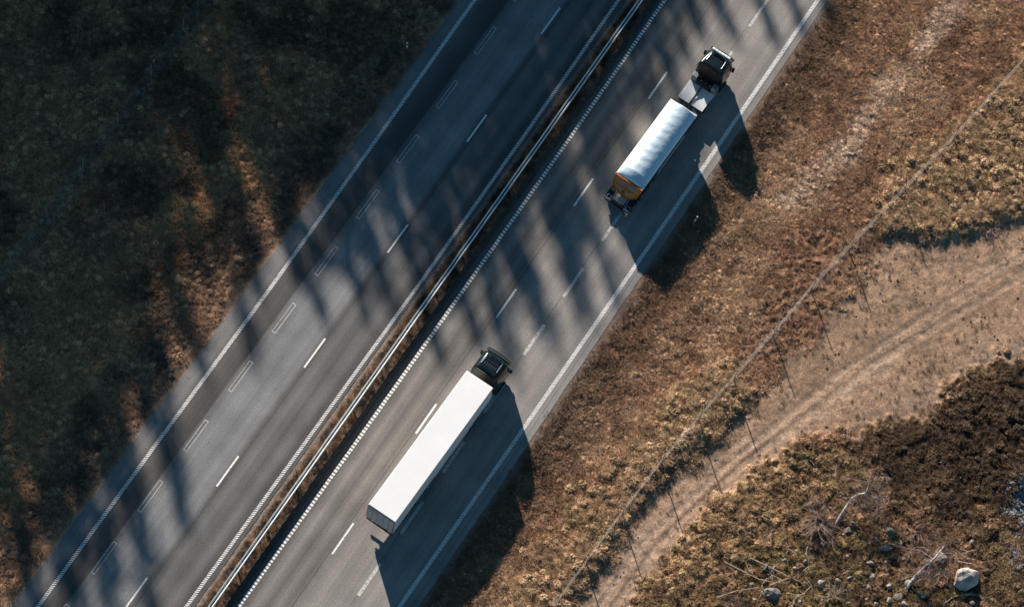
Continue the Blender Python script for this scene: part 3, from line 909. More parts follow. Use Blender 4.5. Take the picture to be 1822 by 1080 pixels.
def truck_tipper():
    t = empty('tipper_truck', (2.56, 11.85, 0), -math.radians(1.56))
    tag(t, 'truck with a silver tarpaulin-covered half-pipe tipper trailer and an orange tailgate', 'truck')
    R = 1.22; zt = 3.05; zb = 1.25
    sec = [(-R, zt), (-R, 2.45)]
    for a in np.linspace(0, math.pi, 15)[1:-1]:
        sec.append((-R * math.cos(a), 2.35 - 1.10 * math.sin(a)))
    sec += [(R, 2.45), (R, zt)]
    back = lambda z: 1.38 - (zt - z) * .27
    body = MB()
    ring = lambda f: [(x, f(z), z) for x, z in sec]
    body.loft([ring(lambda z: back(z) + .02), ring(lambda z: 5.0), ring(lambda z: 9.55)], True)
    tb = body.build('tipper_body', M['alu'], t)
    for k in range(9):
        y = 1.9 + k * .93
        MB().loft([[(x * 1.035, yy, z - .015 if z < 2.4 else z) for x, z in sec[1:-1]] for yy in (y, y + .08)], False, False).build('side_rib', M['alu'], tb)
    for sx in (-1, 1):
        MB().box(sx * 1.24 - .05, sx * 1.24 + .05, 1.40, 9.6, 2.97, 3.09, .02).build('top_rail', M['white'], tb)
    MB().box(-1.29, 1.29, 9.55, 9.66, 2.6, 3.13, .02).build('front_rail', M['white'], tb)
    # tarpaulin sagging between bows
    nX, nY = 27, 140
    rows = []
    y0, y1 = 1.42, 9.58
    for j in range(nY):
        y = y0 + (y1 - y0) * j / (nY - 1)
        fr = (y - 2.1) / .78
        sag = math.sin(math.pi * (fr % 1.0)) ** 1.6 if 2.1 < y < 9.2 else 0
        end = min(1.0, max(0, (y - y0) / .75)) ** .55 * min(1.0, (y1 - y) / .25 + .45)
        row = []
        for i in range(nX):
            u = -1 + 2 * i / (nX - 1)
            x = u * 1.275
            z = 3.08 + .56 * (1 - abs(u) ** 1.85) * end
            z -= .026 * sag * max(0, 1 - ((u + .08) / .42) ** 2) ** .8
            z += .014 * mnoise.noise(Vector((x * 2.2, y * 2.6, 1.7))) * (1 - abs(u) ** 4)
            z += .012 * mnoise.noise(Vector((x * 7 + y * 3, y * 5 - x * 4, 5.1))) * (1 - abs(u) ** 4)
            row.append((x, y, z))
        row = [(-1.295, y, 2.98)] + row + [(1.295, y, 2.98)]
        rows.append(row)
    MB().loft(rows, False, False).build('tarpaulin', M['tarp'], tb, True)
    # tailgate
    P = lambda x, z, o=0.0: (x, back(z) - o, z)
    gate = MB()
    n = len(sec)
    gate.loft([[P(x, z, .02) for x, z in sec], [P(x, z, .07) for x, z in sec]])
    tg = gate.build('tailgate', M['orange'], tb)

    def plate(x0, x1, z0, z1, o, th=.02):
        return MB().loft([[P(x0, z0, o), P(x1, z0, o), P(x1, z1, o), P(x0, z1, o)], [P(x0, z0, o + th), P(x1, z0, o + th), P(x1, z1, o + th), P(x0, z1, o + th)]])
    plate(-1.27, 1.27, 2.93, 3.10, .075, .07).build('tailgate_top_beam', M['orange_dark'], tg)
    plate(-1.15, 1.15, 2.13, 2.19, .072, .04).build('tailgate_rib', M['orange_dark'], tg)
    plate(-.035, .035, 1.35, 2.12, .072, .05).build('tailgate_rib', M['orange_dark'], tg)
    plate(-.035, .035, 2.20, 2.92, .072, .05).build('tailgate_rib', M['orange_dark'], tg)
    for a, b_ in ((-.80, -.12), (.12, .80)):
        plate(a, b_, 2.28, 2.80, .075, .02).build('hatch', M['vent'], tg)
    for a, b_ in ((-.62, -.25), (.12, .45)):
        plate(a, b_, 1.66, 2.04, .075, .02).build('hatch', M['vent'], tg)
    plate(-.2, -.06, 1.55, 1.85, .125, .05).build('latch', M['steel_dark'], tg)
    m = MB()
    m.loft([[P(x * k, 2.4 + (z - 2.4) * k, .075 + o) for x, z in sec] for k, o in ((1.02, 0), (1.02, .05), (.94, .05), (.94, 0))], False, False)
    m.build('tailgate_rim', M['orange_dark'], tg)
    for sx in (-1, 1):
        MB().box(sx * 1.25 - .07, sx * 1.25 + .07, 1.22, 1.36, 2.94, 3.12, .02).build('hinge', M['orange_dark'], tg)
    # trailer chassis
    MB().box(-.52, -.38, .10, 9.9, .85, 1.12).box(.38, .52, .10, 9.9, .85, 1.12).box(-1.1, 1.1, .02, .12, .50, .66).box(-.9, .9, 3.0, 3.2, .85, 1.115).box(-.6, .6, 9.2, 11.3, .85, 1.05).build('trailer_chassis', M['chassis'], t)
    MB().box(-.36, .36, 1.7, 9.2, .95, 1.22).build('tipper_subframe', M['chassis'], t)
    MB().box(-.50, .50, .16, 1.6, 1.124, 1.15, .008).build('rear_plate', M['beige'], t)
    for sx in (-1, 1):
        a = np.linspace(.25, math.pi - .25, 12)
        r = [[(sx * .93 + dx, .80 + .60 * math.cos(q), .50 + .60 * math.sin(q)) for q in a] for dx in (-.29, .29)]
        MB().loft(r, False, False).build('mudguard', M['cab2'], t)
        MB().tube([(sx * .93 - sx * .3, .80 + .61 * math.cos(q), .51 + .61 * math.sin(q)) for q in a], .022, 5).build('mudguard_trim', M['alu'], t)
        lc = MB().box(sx * .93 - .30, sx * .93 + .30, .0, .14, .72, .90, .02).build('light_cluster', M['vent'], t)
        MB().box(sx * 1.21 - .05, sx * 1.21 + .05, .01, .11, .88, .97, .01).build('red_lamp', M['red'], lc)
        MB().box(sx * .93 - .24, sx * .93 + .10, .005, .12, .905, .925).build('chrome_strip', M['chrome'], lc)
        for k in (-.15, .17):
            MB().box(sx * .93 + k - .015, sx * .93 + k + .015, .15, .42, .93, .96).build('bracket', M['alu'], t)
        MB().box(sx * .93 - .17, sx * .93 + .19, .40, .43, .93, .96).build('bracket', M['alu'], t)
        for y in (.80, 2.12, 3.44):
            wheel(t, sx * 1.03, y, .5, .38, sx)
        for y in (2.12, 3.44):
            r = [[(sx * 1.03 + dx, y + .58 * math.cos(q), .50 + .58 * math.sin(q)) for q in a] for dx in (-.22, .22)]
            MB().loft(r, False, False).build('mudguard', M['black'], t)
        MB().box(sx * 1.17 - .02, sx * 1.17 + .02, 4.5, 8.6, .55, .68).build('side_guard', M['alu'], t)
        MB().box(sx * 1.17 - .02, sx * 1.17 + .02, 4.5, 8.6, .82, .95).build('side_guard', M['alu'], t)
        MB().box(sx * .8 - .28, sx * .8 + .28, 4.3, 8.7, .42, 1.0, .04).build('underbody_light_block', M['chassis'], t)  # both boxes added to stop sunlight passing under the trailer
        MB().box(sx * .8 - .28, sx * .8 + .28, 9.0, 10.8, .45, 1.0, .05).build('underbody_light_block', M['chassis'], t)
        for y in (4.6, 6.5, 8.4):
            MB().box(sx * .85 - .33, sx * .85 + .30, y, y + .06, .86, .94).build('guard_bracket', M['chassis'], t)
        wheel(t, sx * .98, 12.0, .51, .55, sx); wheel(t, sx * 1.06, 14.75, .51, .33, sx)
        MB().box(sx * .97 - .2, sx * .97 + .2, 12.85, 13.75, .45, 1.0, .06).build('fuel_tank', M['alu'], t)
        bx = MB().box(sx * .97 - .24, sx * .97 + .24, 13.22, 13.70, 1.0, 1.85, .03).build('side_box', M['dark_deck'], t)
    MB().box(-.72, .72, 13.18, 13.66, .9, 1.45, .03).build('battery_box', M['black'], t)
    for k in range(6):
        x = -.6 + k * .22
        MB().box(x, x + .07, 13.24 + .1 * (k % 2), 13.36 + .1 * (k % 2), 1.45, 1.56).build('valve', M['steel'] if k % 2 else M['steel_dark'], t)
    MB().box(-.5, -.36, 10.6, 15.4, .78, 1.06).box(.36, .5, 10.6, 15.4, .78, 1.06).build('tractor_chassis', M['chassis'], t)
    MB().box(-1.20, -.012, 11.2, 13.1, 1.10, 1.135, .01).build('deck_plate', M['alu'], t)
    MB().box(.012, 1.20, 11.2, 13.1, 1.10, 1.135, .01).build('deck_plate', M['alu'], t)
    MB().box(-.75, .75, 9.75, 10.25, 1.0, 1.3, .02).build('hydraulic_tank', M['chassis'], t)
    MB().cyl_x(0, 9.85, 1.6, .13, .7, 12).build('tipping_cylinder', M['steel_dark'], t)
    MB().box(.42, .58, 9.8, 10.15, 1.3, 1.5, .02).build('valve_box', M['plastic_white'], t)
    for k in range(3):
        MB().tube([(-.14 + k * .14, 13.75, 2.0), (-.10 + k * .08, 12.9, 1.42), (-.08 + k * .06, 12.0, 1.25), (-.1 + k * .05, 11.1, 1.2), (-.15 + k * .1, 10.2, 1.35)], .028, 6).build('air_hose', M['black'], t)
    make_cab(t, 13.45, M['cab2'], .93, 1.14, False, True, .42)


truck_white()
truck_tipper()

# ------------------------------------------------------------------ boulders and stones
def rock_mesh(seed, sub=3, rough=.28):
    bm = bmesh.new()
    bmesh.ops.create_icosphere(bm, subdivisions=sub, radius=1.0)
    rd = random.Random(seed)
    planes = [(Vector((rd.uniform(-1, 1), rd.uniform(-1, 1), rd.uniform(-.6, 1))).normalized(), rd.uniform(.5, .82)) for _ in range(11)]
    off = Vector((seed * 3.1, seed * 1.7, seed))
    for v in bm.verts:
        p = v.co.copy()
        for n_, d in planes:
            e = p.dot(n_)
            if e > d: p -= n_ * (e - d) * .9
        p *= 1 + rough * .35 * mnoise.fractal(p * 2.1 + off, .6, 2.0, 4)
        v.co = p
    m = bpy.data.meshes.new('rock')
    bm.to_mesh(m); bm.free()
    return m


def rock(x, y, sx, sy, sz, seed, mat, label, group=None, name='boulder', rz=0, sub=3):
    m = rock_mesh(seed, sub)
    o = link(name, m, M[mat])
    o.location = (x, y, gz(x, y) + sz * .35 + (.05 if name == 'stone' else .08))
    o.scale = (sx, sy, sz)
    o.rotation_euler = (0, 0, rz)
    tag(o, label, 'stone' if name == 'stone' else 'boulder', group)
    return o


rock(42.05, .45, 1.3, 1.05, 1.0, 3, 'rock_pale', 'largest pale pinkish boulder with a bleached branch beside it', rz=.5)
rock(29.85, -9.15, .85, .62, .62, 5, 'rock', 'grey flat-topped boulder beside crossed fallen branches', rz=.3)
rock(35.15, .45, .66, .5, .45, 7, 'rock_dark', 'dark lichen-covered boulder between the two birches')
rock(39.35, .85, .70, .5, .40, 8, 'rock_pink', 'pink boulder under the crown of the birch beside the largest boulder')
rock(28.3, -7.6, .45, .4, .4, 9, 'rock_dark', 'bluish dark boulder beneath the fallen branches')
rng_r = random.Random(5)
for (x, y, s) in ((32.2, -1.3, .34), (34.35, -.66, .27), (35.4, -.9, .42), (35.0, -2.7, .33), (37.5, -1.6, .24), (38.3, -2.4, .30), (38.2, -3.7, .42), (34.2, -4.6, .30), (32.5, -6.3, .34), (36.0, -1.9, .22), (37.2, -3.4, .27), (28.9, -7.1, .24), (36.6, -2.7, .22), (33.0, -4.2, .18), (31.6, -4.6, .2), (30.6, -5.4, .22), (31.3, 1.2, .25), (32.2, -.6, .3), (36.2, .2, .25), (33.2, -3.2, .2), (39.8, -2.6, .25), (40.6, -2.9, .2), (35.8, -4.4, .22), (30.2, -6.4, .18), (29.2, -6.3, .2), (27.4, -8.6, .22), (28.0, -9.4, .2), (26.7, -10.6, .18), (38.9, -4.6, .3), (37.0, -5.2, .25), (34.9, -6.1, .24), (33.3, -7.5, .22), (31.9, -8.6, .2), (40.9, 3.4, .2), (30.1, -.4, .17), (29.3, 2.6, .18), (26.2, -3.3, .16), (27.9, -4.6, .17), (41.6, -1.9, .22), (43.3, -1.0, .24), (36.9, -.9, .2), (35.6, -3.5, .3), (34.4, -2.0, .2), (33.6, -5.4, .25), (29.6, -5.1, .17), (40.2, -1.6, .2), (38.9, -4.0, .24), (37.7, -4.4, .3), (36.2, -5.3, .2), (31.0, -3.4, .2), (27.0, -6.5, .2), (28.9, -10.4, .3), (30.9, -10.6, .25), (32.6, -9.2, .3)):
    k = rng_r.random()
    s *= 1.1
    rock(x, y, s * rng_r.uniform(.9, 1.25), s * rng_r.uniform(.75, 1.0), s * rng_r.uniform(.6, .85), rng_r.randint(10, 60), 'stone' if k < .55 else ('rock_pink' if k < .75 else 'rock'), 'small pale stone lying in the brown heath around the birches', 'stones in the heath', 'stone', rng_r.uniform(0, 3), 2)
rock(27.8, 29.0, .24, .2, .16, 61, 'stone', 'single pale stone in the tall tan tussock grass above the dirt track', None, 'stone', 0, 2)

# ------------------------------------------------------------------ birches, bare shrubs, fallen branches
def twigs(m, p, d, L, r, rd, depth, n, spread=.6, droop=.05):
    pts = [p]; q = p.copy(); dd = d.normalized()
    segs = 4
    for k in range(segs):
        dd = (dd + Vector((rd.gauss(0, .16), rd.gauss(0, .16), rd.gauss(0, .12) - droop))).normalized()
        q = q + dd * L / segs; pts.append(q.copy())
    m.tube(pts, [r * (1 - .75 * i / segs) for i in range(segs + 1)], 4 if r > .02 else 3, False)
    if depth <= 0: return
    for k in range(n):
        i = rd.randint(1, segs); f = rd.random()
        b0 = pts[i - 1].lerp(pts[i], f)
        nd = (dd + Vector((rd.gauss(0, spread), rd.gauss(0, spread), rd.gauss(0, spread * .6)))).normalized()
        twigs(m, b0, nd, L * rd.uniform(.35, .6), max(r * .55, .009), rd, depth - 1, max(2, n - 1), spread, droop)


def birch(name, label, path, rad, limbs, seed, tw):
    rd = random.Random(seed)
    b0 = path[0]; z0 = gz(b0[0], b0[1])
    t = empty(name, (b0[0], b0[1], z0)); tag(t, label, 'tree')
    P = [Vector((q[0] - b0[0], q[1] - b0[1], q[2])) for q in path]
    P[0].z = -.15
    MB().tube(P, rad, 8).build('trunk', M['birch'], t)
    for lp, lr in limbs:
        q = [Vector((a[0] - b0[0], a[1] - b0[1], a[2])) for a in lp]
        MB().tube(q, [lr * (1 - .7 * i / (len(q) - 1)) for i in range(len(q))], 6).build('limb', M['birch'], t)
    m = MB()
    ends = [Vector((a[0] - b0[0], a[1] - b0[1], a[2])) for lp, _ in limbs for a in lp[1:]] + P[2:]
    for e in ends:
        for k in range(tw):
            a = rd.uniform(0, 2 * math.pi)
            twigs(m, e, Vector((math.cos(a), math.sin(a), rd.uniform(-.2, .5))), rd.uniform(.7, 1.6), .018, rd, 2, 4, .7, .06)
    m.build('crown_twigs', M['twig_red'], t)


birch('birch_tree', 'bent white-barked bare birch arching over the brown heath next to a twiggy shrub',
      [(31.1, -1.3, 0), (31.08, -.3, .7), (31.11, .7, 1.3), (31.36, 1.0, 2.0), (31.8, 1.41, 2.1)], [.115, .10, .09, .075, .06],
      [([(31.8, 1.41, 2.1), (32.63, 1.58, 1.75), (33.08, 1.32, 1.6), (33.67, .82, 1.5)], .05),
       ([(32.63, 1.58, 1.75), (33.0, 2.0, 1.9), (33.4, 2.2, 2.0)], .03),
       ([(31.8, 1.41, 2.1), (31.6, 2.3, 2.4), (31.9, 2.9, 2.5)], .035),
       ([(32.0, 1.5, 2.05), (32.1, .8, 1.7), (32.3, .5, 1.5)], .025)], 4, 7)
birch('birch_tree', 'bare birch with a thick pale leaning trunk and spread limbs beside the largest boulder',
      [(38.36, -2.95, 0), (38.45, -2.2, .5), (38.51, -1.63, .95), (38.75, -.8, 1.6), (38.95, -.22, 2.2), (39.1, 1.05, 2.4)], [.15, .14, .125, .10, .075, .035],
      [([(38.85, -.5, 1.95), (39.5, -.6, 1.7), (40.2, -.6, 1.6), (40.7, -.3, 1.6)], .05),
       ([(38.9, -.4, 2.0), (39.4, .6, 2.0), (40.2, 1.3, 1.9)], .04),
       ([(38.85, -.5, 1.95), (39.0, -1.2, 1.6), (39.2, -1.7, 1.4)], .035),
       ([(38.8, -.7, 1.8), (39.3, -1.0, 1.6), (39.6, -1.5, 1.4)], .035),
       ([(38.9, -.3, 2.1), (37.9, -.2, 2.0), (37.1, -.4, 1.7)], .035)], 9, 7)


def shrub(x, y, n, L, label, seed, mat='twig', up=.7, group=None, r=.022):
    rd = random.Random(seed)
    t = empty('bare_shrub', (x, y, gz(x, y))); tag(t, label, 'shrub', group)
    st = MB(); tw = MB()
    for k in range(n):
        a = rd.uniform(0, 2 * math.pi); s = rd.uniform(.3, 1.1)
        d = Vector((math.cos(a) * s, math.sin(a) * s, up))
        twigs(st if k % 3 == 0 else tw, Vector((rd.gauss(0, .08), rd.gauss(0, .08), -.08)), d, L * rd.uniform(.6, 1.05), r, rd, 2, 4, .45, .05)
    st.build('stems', M[mat], t); tw.build('twigs', M[mat], t)


shrub(30.0, -1.9, 34, 2.4, 'wide leafless shrub of grey-brown twigs beside the bent birch', 21, 'twig', .75, None, .034)
shrub(30.3, -3.6, 12, 1.4, 'pale purplish leafless shrub below the wide twiggy shrub', 22, 'twig_red', .6)
shrub(37.0, 1.9, 18, 1.7, 'reddish leafless shrub behind the lichen-covered boulder', 23, 'twig_red', .5)
shrub(33.9, -6.5, 16, 1.3, 'low heap of pale bare twigs beside small stones', 24, 'deadwood', .4)
shrub(27.3, -11.6, 14, 1.2, 'dark low leafless shrub near the fallen branches', 25, 'twig_red', .6)
shrub(44.0, 5.6, 14, 1.5, 'reddish leafless shrub at the rim of the stony pit', 26, 'twig_red', .6)
shrub(29.4, 28.5, 16, 1.3, 'leafless shrub at the edge of the tan tussock grass casting shadows on the dirt track', 27, 'twig', .9)
shrub(24.9, 24.2, 10, .9, 'low leafless shrub where the tussock grass meets the sandy track', 28, 'twig', .9)


def branch(path, r, label, seed, mat='deadwood'):
    rd = random.Random(seed)
    x0, y0 = path[0]
    t = empty('fallen_branch', (x0, y0, gz(x0, y0))); tag(t, label, 'branch')
    P = [Vector((x - x0, y - y0, gz(x, y) - gz(x0, y0) + .30)) for x, y in path]
    MB().tube(P, [r * (1 - .65 * i / (len(P) - 1)) for i in range(len(P))], 6).build('stem', M[mat], t)
    m = MB()
    for k in range(5):
        i = rd.randint(1, len(P) - 1)
        twigs(m, P[i], (P[i] - P[i - 1]) + Vector((rd.gauss(0, .5), rd.gauss(0, .5), .1)), rd.uniform(.4, .9), r * .35, rd, 1, 2, .5)
    m.build('twigs', M[mat], t)
    if label.startswith('short pale dead'): t['group'] = 'dead sticks on the heath'


branch([(25.31, -9.16), (26.61, -9.01), (28.27, -8.77), (29.44, -8.31), (30.0, -8.04)], .045, 'long thin fallen branch lying across the heath before the flat-topped boulder', 1)
branch([(26.88, -7.72), (28.13, -7.48), (29.74, -7.33), (31.17, -7.14)], .05, 'pale straight fallen branch passing over the bluish dark boulder', 2)
branch([(29.23, -8.66), (30.11, -7.52), (30.57, -6.99)], .045, 'short fallen branch crossing two longer ones', 3)
branch([(31.25, -6.65), (32.01, -6.9), (31.81, -7.8)], .05, 'kinked pale fallen branch at the end of the straight one', 4)
branch([(26.27, -11.92), (27.3, -10.62), (28.61, -9.36)], .04, 'grey fallen branch pointing at the flat-topped boulder', 5)
branch([(41.5, -2.22), (41.86, -1.21), (42.5, -.75), (43.3, -.2), (43.95, -.2)], .06, 'bleached forked branch leaning against the largest boulder', 6)
branch([(40.71, 1.25), (41.73, 1.75), (42.7, 2.0)], .05, 'thin pale branch behind the largest boulder', 7)

rdb = random.Random(31)
for k in range(22):
    x, y = rdb.uniform(27, 43), rdb.uniform(-10, 2.5)
    if not bool(in_view(np.array([x]), np.array([y]))[0]): continue
    a = rdb.uniform(0, 6.28); L = rdb.uniform(.5, 1.5)
    t = branch([(x, y), (x + .5 * L * math.cos(a), y + .5 * L * math.sin(a)), (x + L * math.cos(a + .3), y + L * math.sin(a + .3))], rdb.uniform(.025, .045), 'short pale dead stick lying on the heath among the stones', 100 + k)

# ------------------------------------------------------------------ stony pit with dark water
pz = gz(*POND) + .22
mw = MB()
n = 20
ring = [(POND[0] + 1.6 * math.cos(2 * math.pi * k / n), POND[1] + 1.2 * math.sin(2 * math.pi * k / n), pz) for k in range(n)]
mw.add(ring, [tuple(range(n))])
tag(mw.build('pool_water', M['water']), kind='structure')


# ------------------------------------------------------------------ ground cover (uncountable): instanced tufts and pebbles
def blades(seed, n, rad, h, wd, lean, mat):
    rd = random.Random(seed)
    v, f, bl = [], [], []
    for k in range(n):
        a = rd.uniform(0, 2 * math.pi); r0 = rad * math.sqrt(rd.random())
        bx, by = r0 * math.cos(a), r0 * math.sin(a)
        da = a + rd.gauss(0, .7); L = h * rd.uniform(.55, 1.15); le = lean * rd.uniform(.4, 1.3) * (r0 / rad + .35)
        dx, dy = math.cos(da), math.sin(da)
        px, py = -dy * wd / 2, dx * wd / 2
        p1 = (bx + dx * L * le * .4, by + dy * L * le * .4, L * .6); p2 = (bx + dx * L * le * 1.1, by + dy * L * le * 1.1, L * (1 - .25 * le))
        n0 = len(v)
        v += [(bx - px, by - py, -.05), (bx + px, by + py, -.05), (p1[0] + px * .8, p1[1] + py * .8, p1[2]), (p1[0] - px * .8, p1[1] - py * .8, p1[2]), p2]
        f += [(n0, n0 + 1, n0 + 2, n0 + 3), (n0 + 3, n0 + 2, n0 + 4)]
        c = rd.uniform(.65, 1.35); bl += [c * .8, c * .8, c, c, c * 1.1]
    m = bpy.data.meshes.new('tuft'); m.from_pydata(v, [], f); m.update()
    at = m.attributes.new('bl', 'FLOAT', 'POINT'); at.data.foreach_set('value', bl)
    m.materials.append(mat)
    return bpy.data.objects.new('tuft_source', m)


def mound(seed, h, n, mat, bl_h=.35):
    """one clump: a lumpy dome of matted stalks with loose blades on it, about 1 m wide before scaling"""
    rd = random.Random(seed)
    bm = bmesh.new()
    bmesh.ops.create_icosphere(bm, subdivisions=3, radius=.5)
    off = Vector((seed * 5.3, seed * 2.1, seed * 1.3))
    bmesh.ops.delete(bm, geom=[v for v in bm.verts if v.co.z < -.2], context='VERTS')
    bl = []
    for v in bm.verts:
        p = v.co.copy()
        k = mnoise.fractal(p * 4.5 + off, .6, 2.0, 4); k2 = mnoise.noise(p * 1.9 + off)
        p *= 1 + .30 * k + .22 * k2
        p.z *= h / .5
        v.co = p
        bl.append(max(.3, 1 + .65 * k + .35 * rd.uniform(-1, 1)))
    bm.verts.index_update()
    vs = [v.co[:] for v in bm.verts]; fs = [[v.index for v in f.verts] for f in bm.faces]
    bm.free()
    for q in range(n):
        a = rd.uniform(0, 6.283); r = .42 * math.sqrt(rd.random()); z = h * math.sqrt(max(0, 1 - (r / .5) ** 2)) * .9
        c = Vector((r * math.cos(a), r * math.sin(a), z)); d = Vector((math.cos(a) * (.4 + r), math.sin(a) * (.4 + r), rd.uniform(.3, 1.0))).normalized() * bl_h * rd.uniform(.5, 1.2)
        px_ = Vector((-math.sin(a), math.cos(a), 0)) * .03
        n0 = len(vs); vs += [c - px_, c + px_, c + d]; fs.append((n0, n0 + 1, n0 + 2)); q2 = rd.uniform(.8, 1.5); bl += [q2, q2, q2 * 1.1]
    m = bpy.data.meshes.new('mound'); m.from_pydata([tuple(q) for q in vs], [], fs); m.update()
    at = m.attributes.new('bl', 'FLOAT', 'POINT'); at.data.foreach_set('value', bl)
    m.materials.append(mat)
    return bpy.data.objects.new('mound_source', m)


def scatter(name, src, x, y, scale, tint, label, cat, dz=0.0):
    z = height(x, y) + dz
    n = len(x)
    m = bpy.data.meshes.new(name)
    m.vertices.add(n)
    m.vertices.foreach_set('co', np.stack([x, y, z], -1).astype(np.float32).ravel())
    a = m.attributes.new('tint', 'FLOAT_COLOR', 'POINT'); c4 = np.ones((n, 4), np.float32); c4[:, :3] = tint; a.data.foreach_set('color', c4.ravel())
    a = m.attributes.new('sc', 'FLOAT', 'POINT'); a.data.foreach_set('value', scale.astype(np.float32))
    a = m.attributes.new('rot', 'FLOAT_VECTOR', 'POINT')
    r = np.stack([rng.normal(0, .12, n), rng.normal(0, .12, n), rng.uniform(0, 6.283, n)], -1).astype(np.float32)
    a.data.foreach_set('vector', r.ravel())
    o = bpy.data.objects.new(name, m); C.objects.link(o)
    g = bpy.data.node_groups.new(name, 'GeometryNodeTree')
    g.interface.new_socket('Geometry', in_out='INPUT', socket_type='NodeSocketGeometry')
    g.interface.new_socket('Geometry', in_out='OUTPUT', socket_type='NodeSocketGeometry')
    N = g.nodes; L = g.links.new
    gi, go = N.new('NodeGroupInput'), N.new('NodeGroupOutput')
    mp = N.new('GeometryNodeMeshToPoints')
    ip = N.new('GeometryNodeInstanceOnPoints')
    oi = N.new('GeometryNodeObjectInfo'); oi.inputs['Object'].default_value = src; oi.inputs['As Instance'].default_value = True
    ra = N.new('GeometryNodeInputNamedAttribute'); ra.data_type = 'FLOAT_VECTOR'; ra.inputs[0].default_value = 'rot'
    sa = N.new('GeometryNodeInputNamedAttribute'); sa.data_type = 'FLOAT'; sa.inputs[0].default_value = 'sc'
    L(gi.outputs[0], mp.inputs[0]); L(mp.outputs[0], ip.inputs['Points']); L(oi.outputs['Geometry'], ip.inputs['Instance'])
    L(ra.outputs[0], ip.inputs['Rotation']); L(sa.outputs[0], ip.inputs['Scale']); L(ip.outputs[0], go.inputs[0])
    md = o.modifiers.new('scatter', 'NODES'); md.node_group = g
    return tag(o, label, cat, kind='stuff')


def pts_in(n, x0, x1, y0, y1, margin=4):
    x = rng.uniform(x0, x1, n); y = rng.uniform(y0, y1, n)
    k = in_view(x, y, 0.0, margin)
    return x[k], y[k]


def jit(c, lo, hi):
    n = len(c)
    return np.clip(c * rng.uniform(lo, hi, n)[:, None] * (1 + rng.normal(0, .025, (n, 3))), .006, .8)


# clumps of matted dead grass: verge, tussock belts, heath, left side
def clump_fields(n, box, dens, size, col, seeds, h, nb, name, label, cat):
    x, y = pts_in(n, *box)
    z = zones(x, y)
    k = rng.random(len(x)) < dens(x, y, z)
    x, y = x[k], y[k]
    c = col(x, y)
    parts = np.array_split(rng.permutation(len(x)), len(seeds))
    for sd, p in zip(seeds, parts):
        scatter(name, mound(sd, h, nb, M['grass']), x[p], y[p], rng.uniform(size[0], size[1], len(p)) ** 1.0, c[p], label, cat, -.03)


clump_fields(62000, (7.8, 27, -46, 54), lambda x, y, z: (1 - z['track']) * (1 - z['tuss']) * (1 - z['heath']) * sstep(7.8, 8.6, x) * (.25 + .75 * sstep(.35, .6, fbm(x, y, .7, 2, 301))) * (1 - .5 * z['bare']),
             (.09, .29), lambda x, y: jit(ground_col(x, y), .5, 1.9), (1, 2), .30, 14, 'verge_grass', 'short withered brown grass clumps on the right verge', 'grass')
clump_fields(22000, (10, 48, -46, 54), lambda x, y, z: z['tuss'] * (1 - z['track']) ** 2 * .62, (.28, .72), lambda x, y: jit(ground_col(x, y) * .5 + .5 * np.array([.44, .30, .175]), .65, 1.35), (3, 4, 5), .46, 40, 'tussock_grass', 'tall tan tussock grass beside the fence and the dirt track', 'grass')
clump_fields(34000, (17, 50, -46, 42), lambda x, y, z: z['heath'] ** 1.5 * (1 - z['track']) ** 2 * (.45 + .55 * sstep(.42, .6, fbm(x, y, 1.3, 2, 341))) * sstep(.95, 1.4, z['pond']) * (.25 + .55 * sstep(.35, .6, fbm(x, y, .6, 2, 311))), (.22, .66), lambda x, y: jit(ground_col(x, y) * .65 + .35 * np.array([.33, .205, .11]), .5, 1.45) * (1 - .5 * zones(x, y)['dark'])[:, None], (6, 7, 8), .42, 36, 'heath', 'rust-brown heath clumps between the dirt track and the birches', 'heath')
clump_fields(26000, (-54, -18.6, -50, 30), lambda x, y, z: sstep(-18.8, -20, x) * (.2 + .6 * sstep(.35, .6, fbm(x, y, .4, 2, 321))), (.22, .62), lambda x, y: jit(ground_col(x, y), .7, 1.5), (9, 10), .34, 24, 'left_grass', 'matted dull grass clumps on the shaded left side', 'grass')
# right verge
x, y = pts_in(40000, 7.5, 26, -46, 54)
z = zones(x, y)
k = (rng.random(len(x)) < (1 - z['track']) * (1 - .75 * z['bare']) * (1 - z['heath']) * sstep(7.5, 8.3, x + rng.normal(0, .15, len(x))) * (1 - .5 * z['band']))
x, y = x[k], y[k]
col = jit(ground_col(x, y), .9, 1.7)
h1 = len(x) // 2
scatter('verge_grass', blades(1, 34, .20, .17, .022, .9, M['grass']), x[:h1], y[:h1], rng.uniform(.6, 1.3, h1), col[:h1], 'short withered brown grass covering the right verge', 'grass')
scatter('verge_grass', blades(2, 26, .26, .13, .026, 1.2, M['grass']), x[h1:], y[h1:], rng.uniform(.6, 1.4, len(x) - h1), col[h1:], 'flattened straw on the right verge', 'grass')
# tussocks: tall tan grass
x, y = pts_in(10000, 11, 48, -46, 54)
z = zones(x, y)
c1 = cells(x + 0.25 * np.sin(y * 1.3), y, 1.15, 31)
k = rng.random(len(x)) < np.clip(z['tuss'] * (1 - z['track']) * (-.1 + 1.2 * c1), 0, 1)
x, y = x[k], y[k]
col = jit(ground_col(x, y) * .4 + .6 * np.array([.46, .32, .185]), .7, 1.35)
scatter('tussock_grass', blades(3, 80, .24, .40, .024, .95, M['grass']), x, y, rng.uniform(.6, 1.25, len(x)), col, 'tall tan tussock grass beside the fence and the dirt track', 'grass')
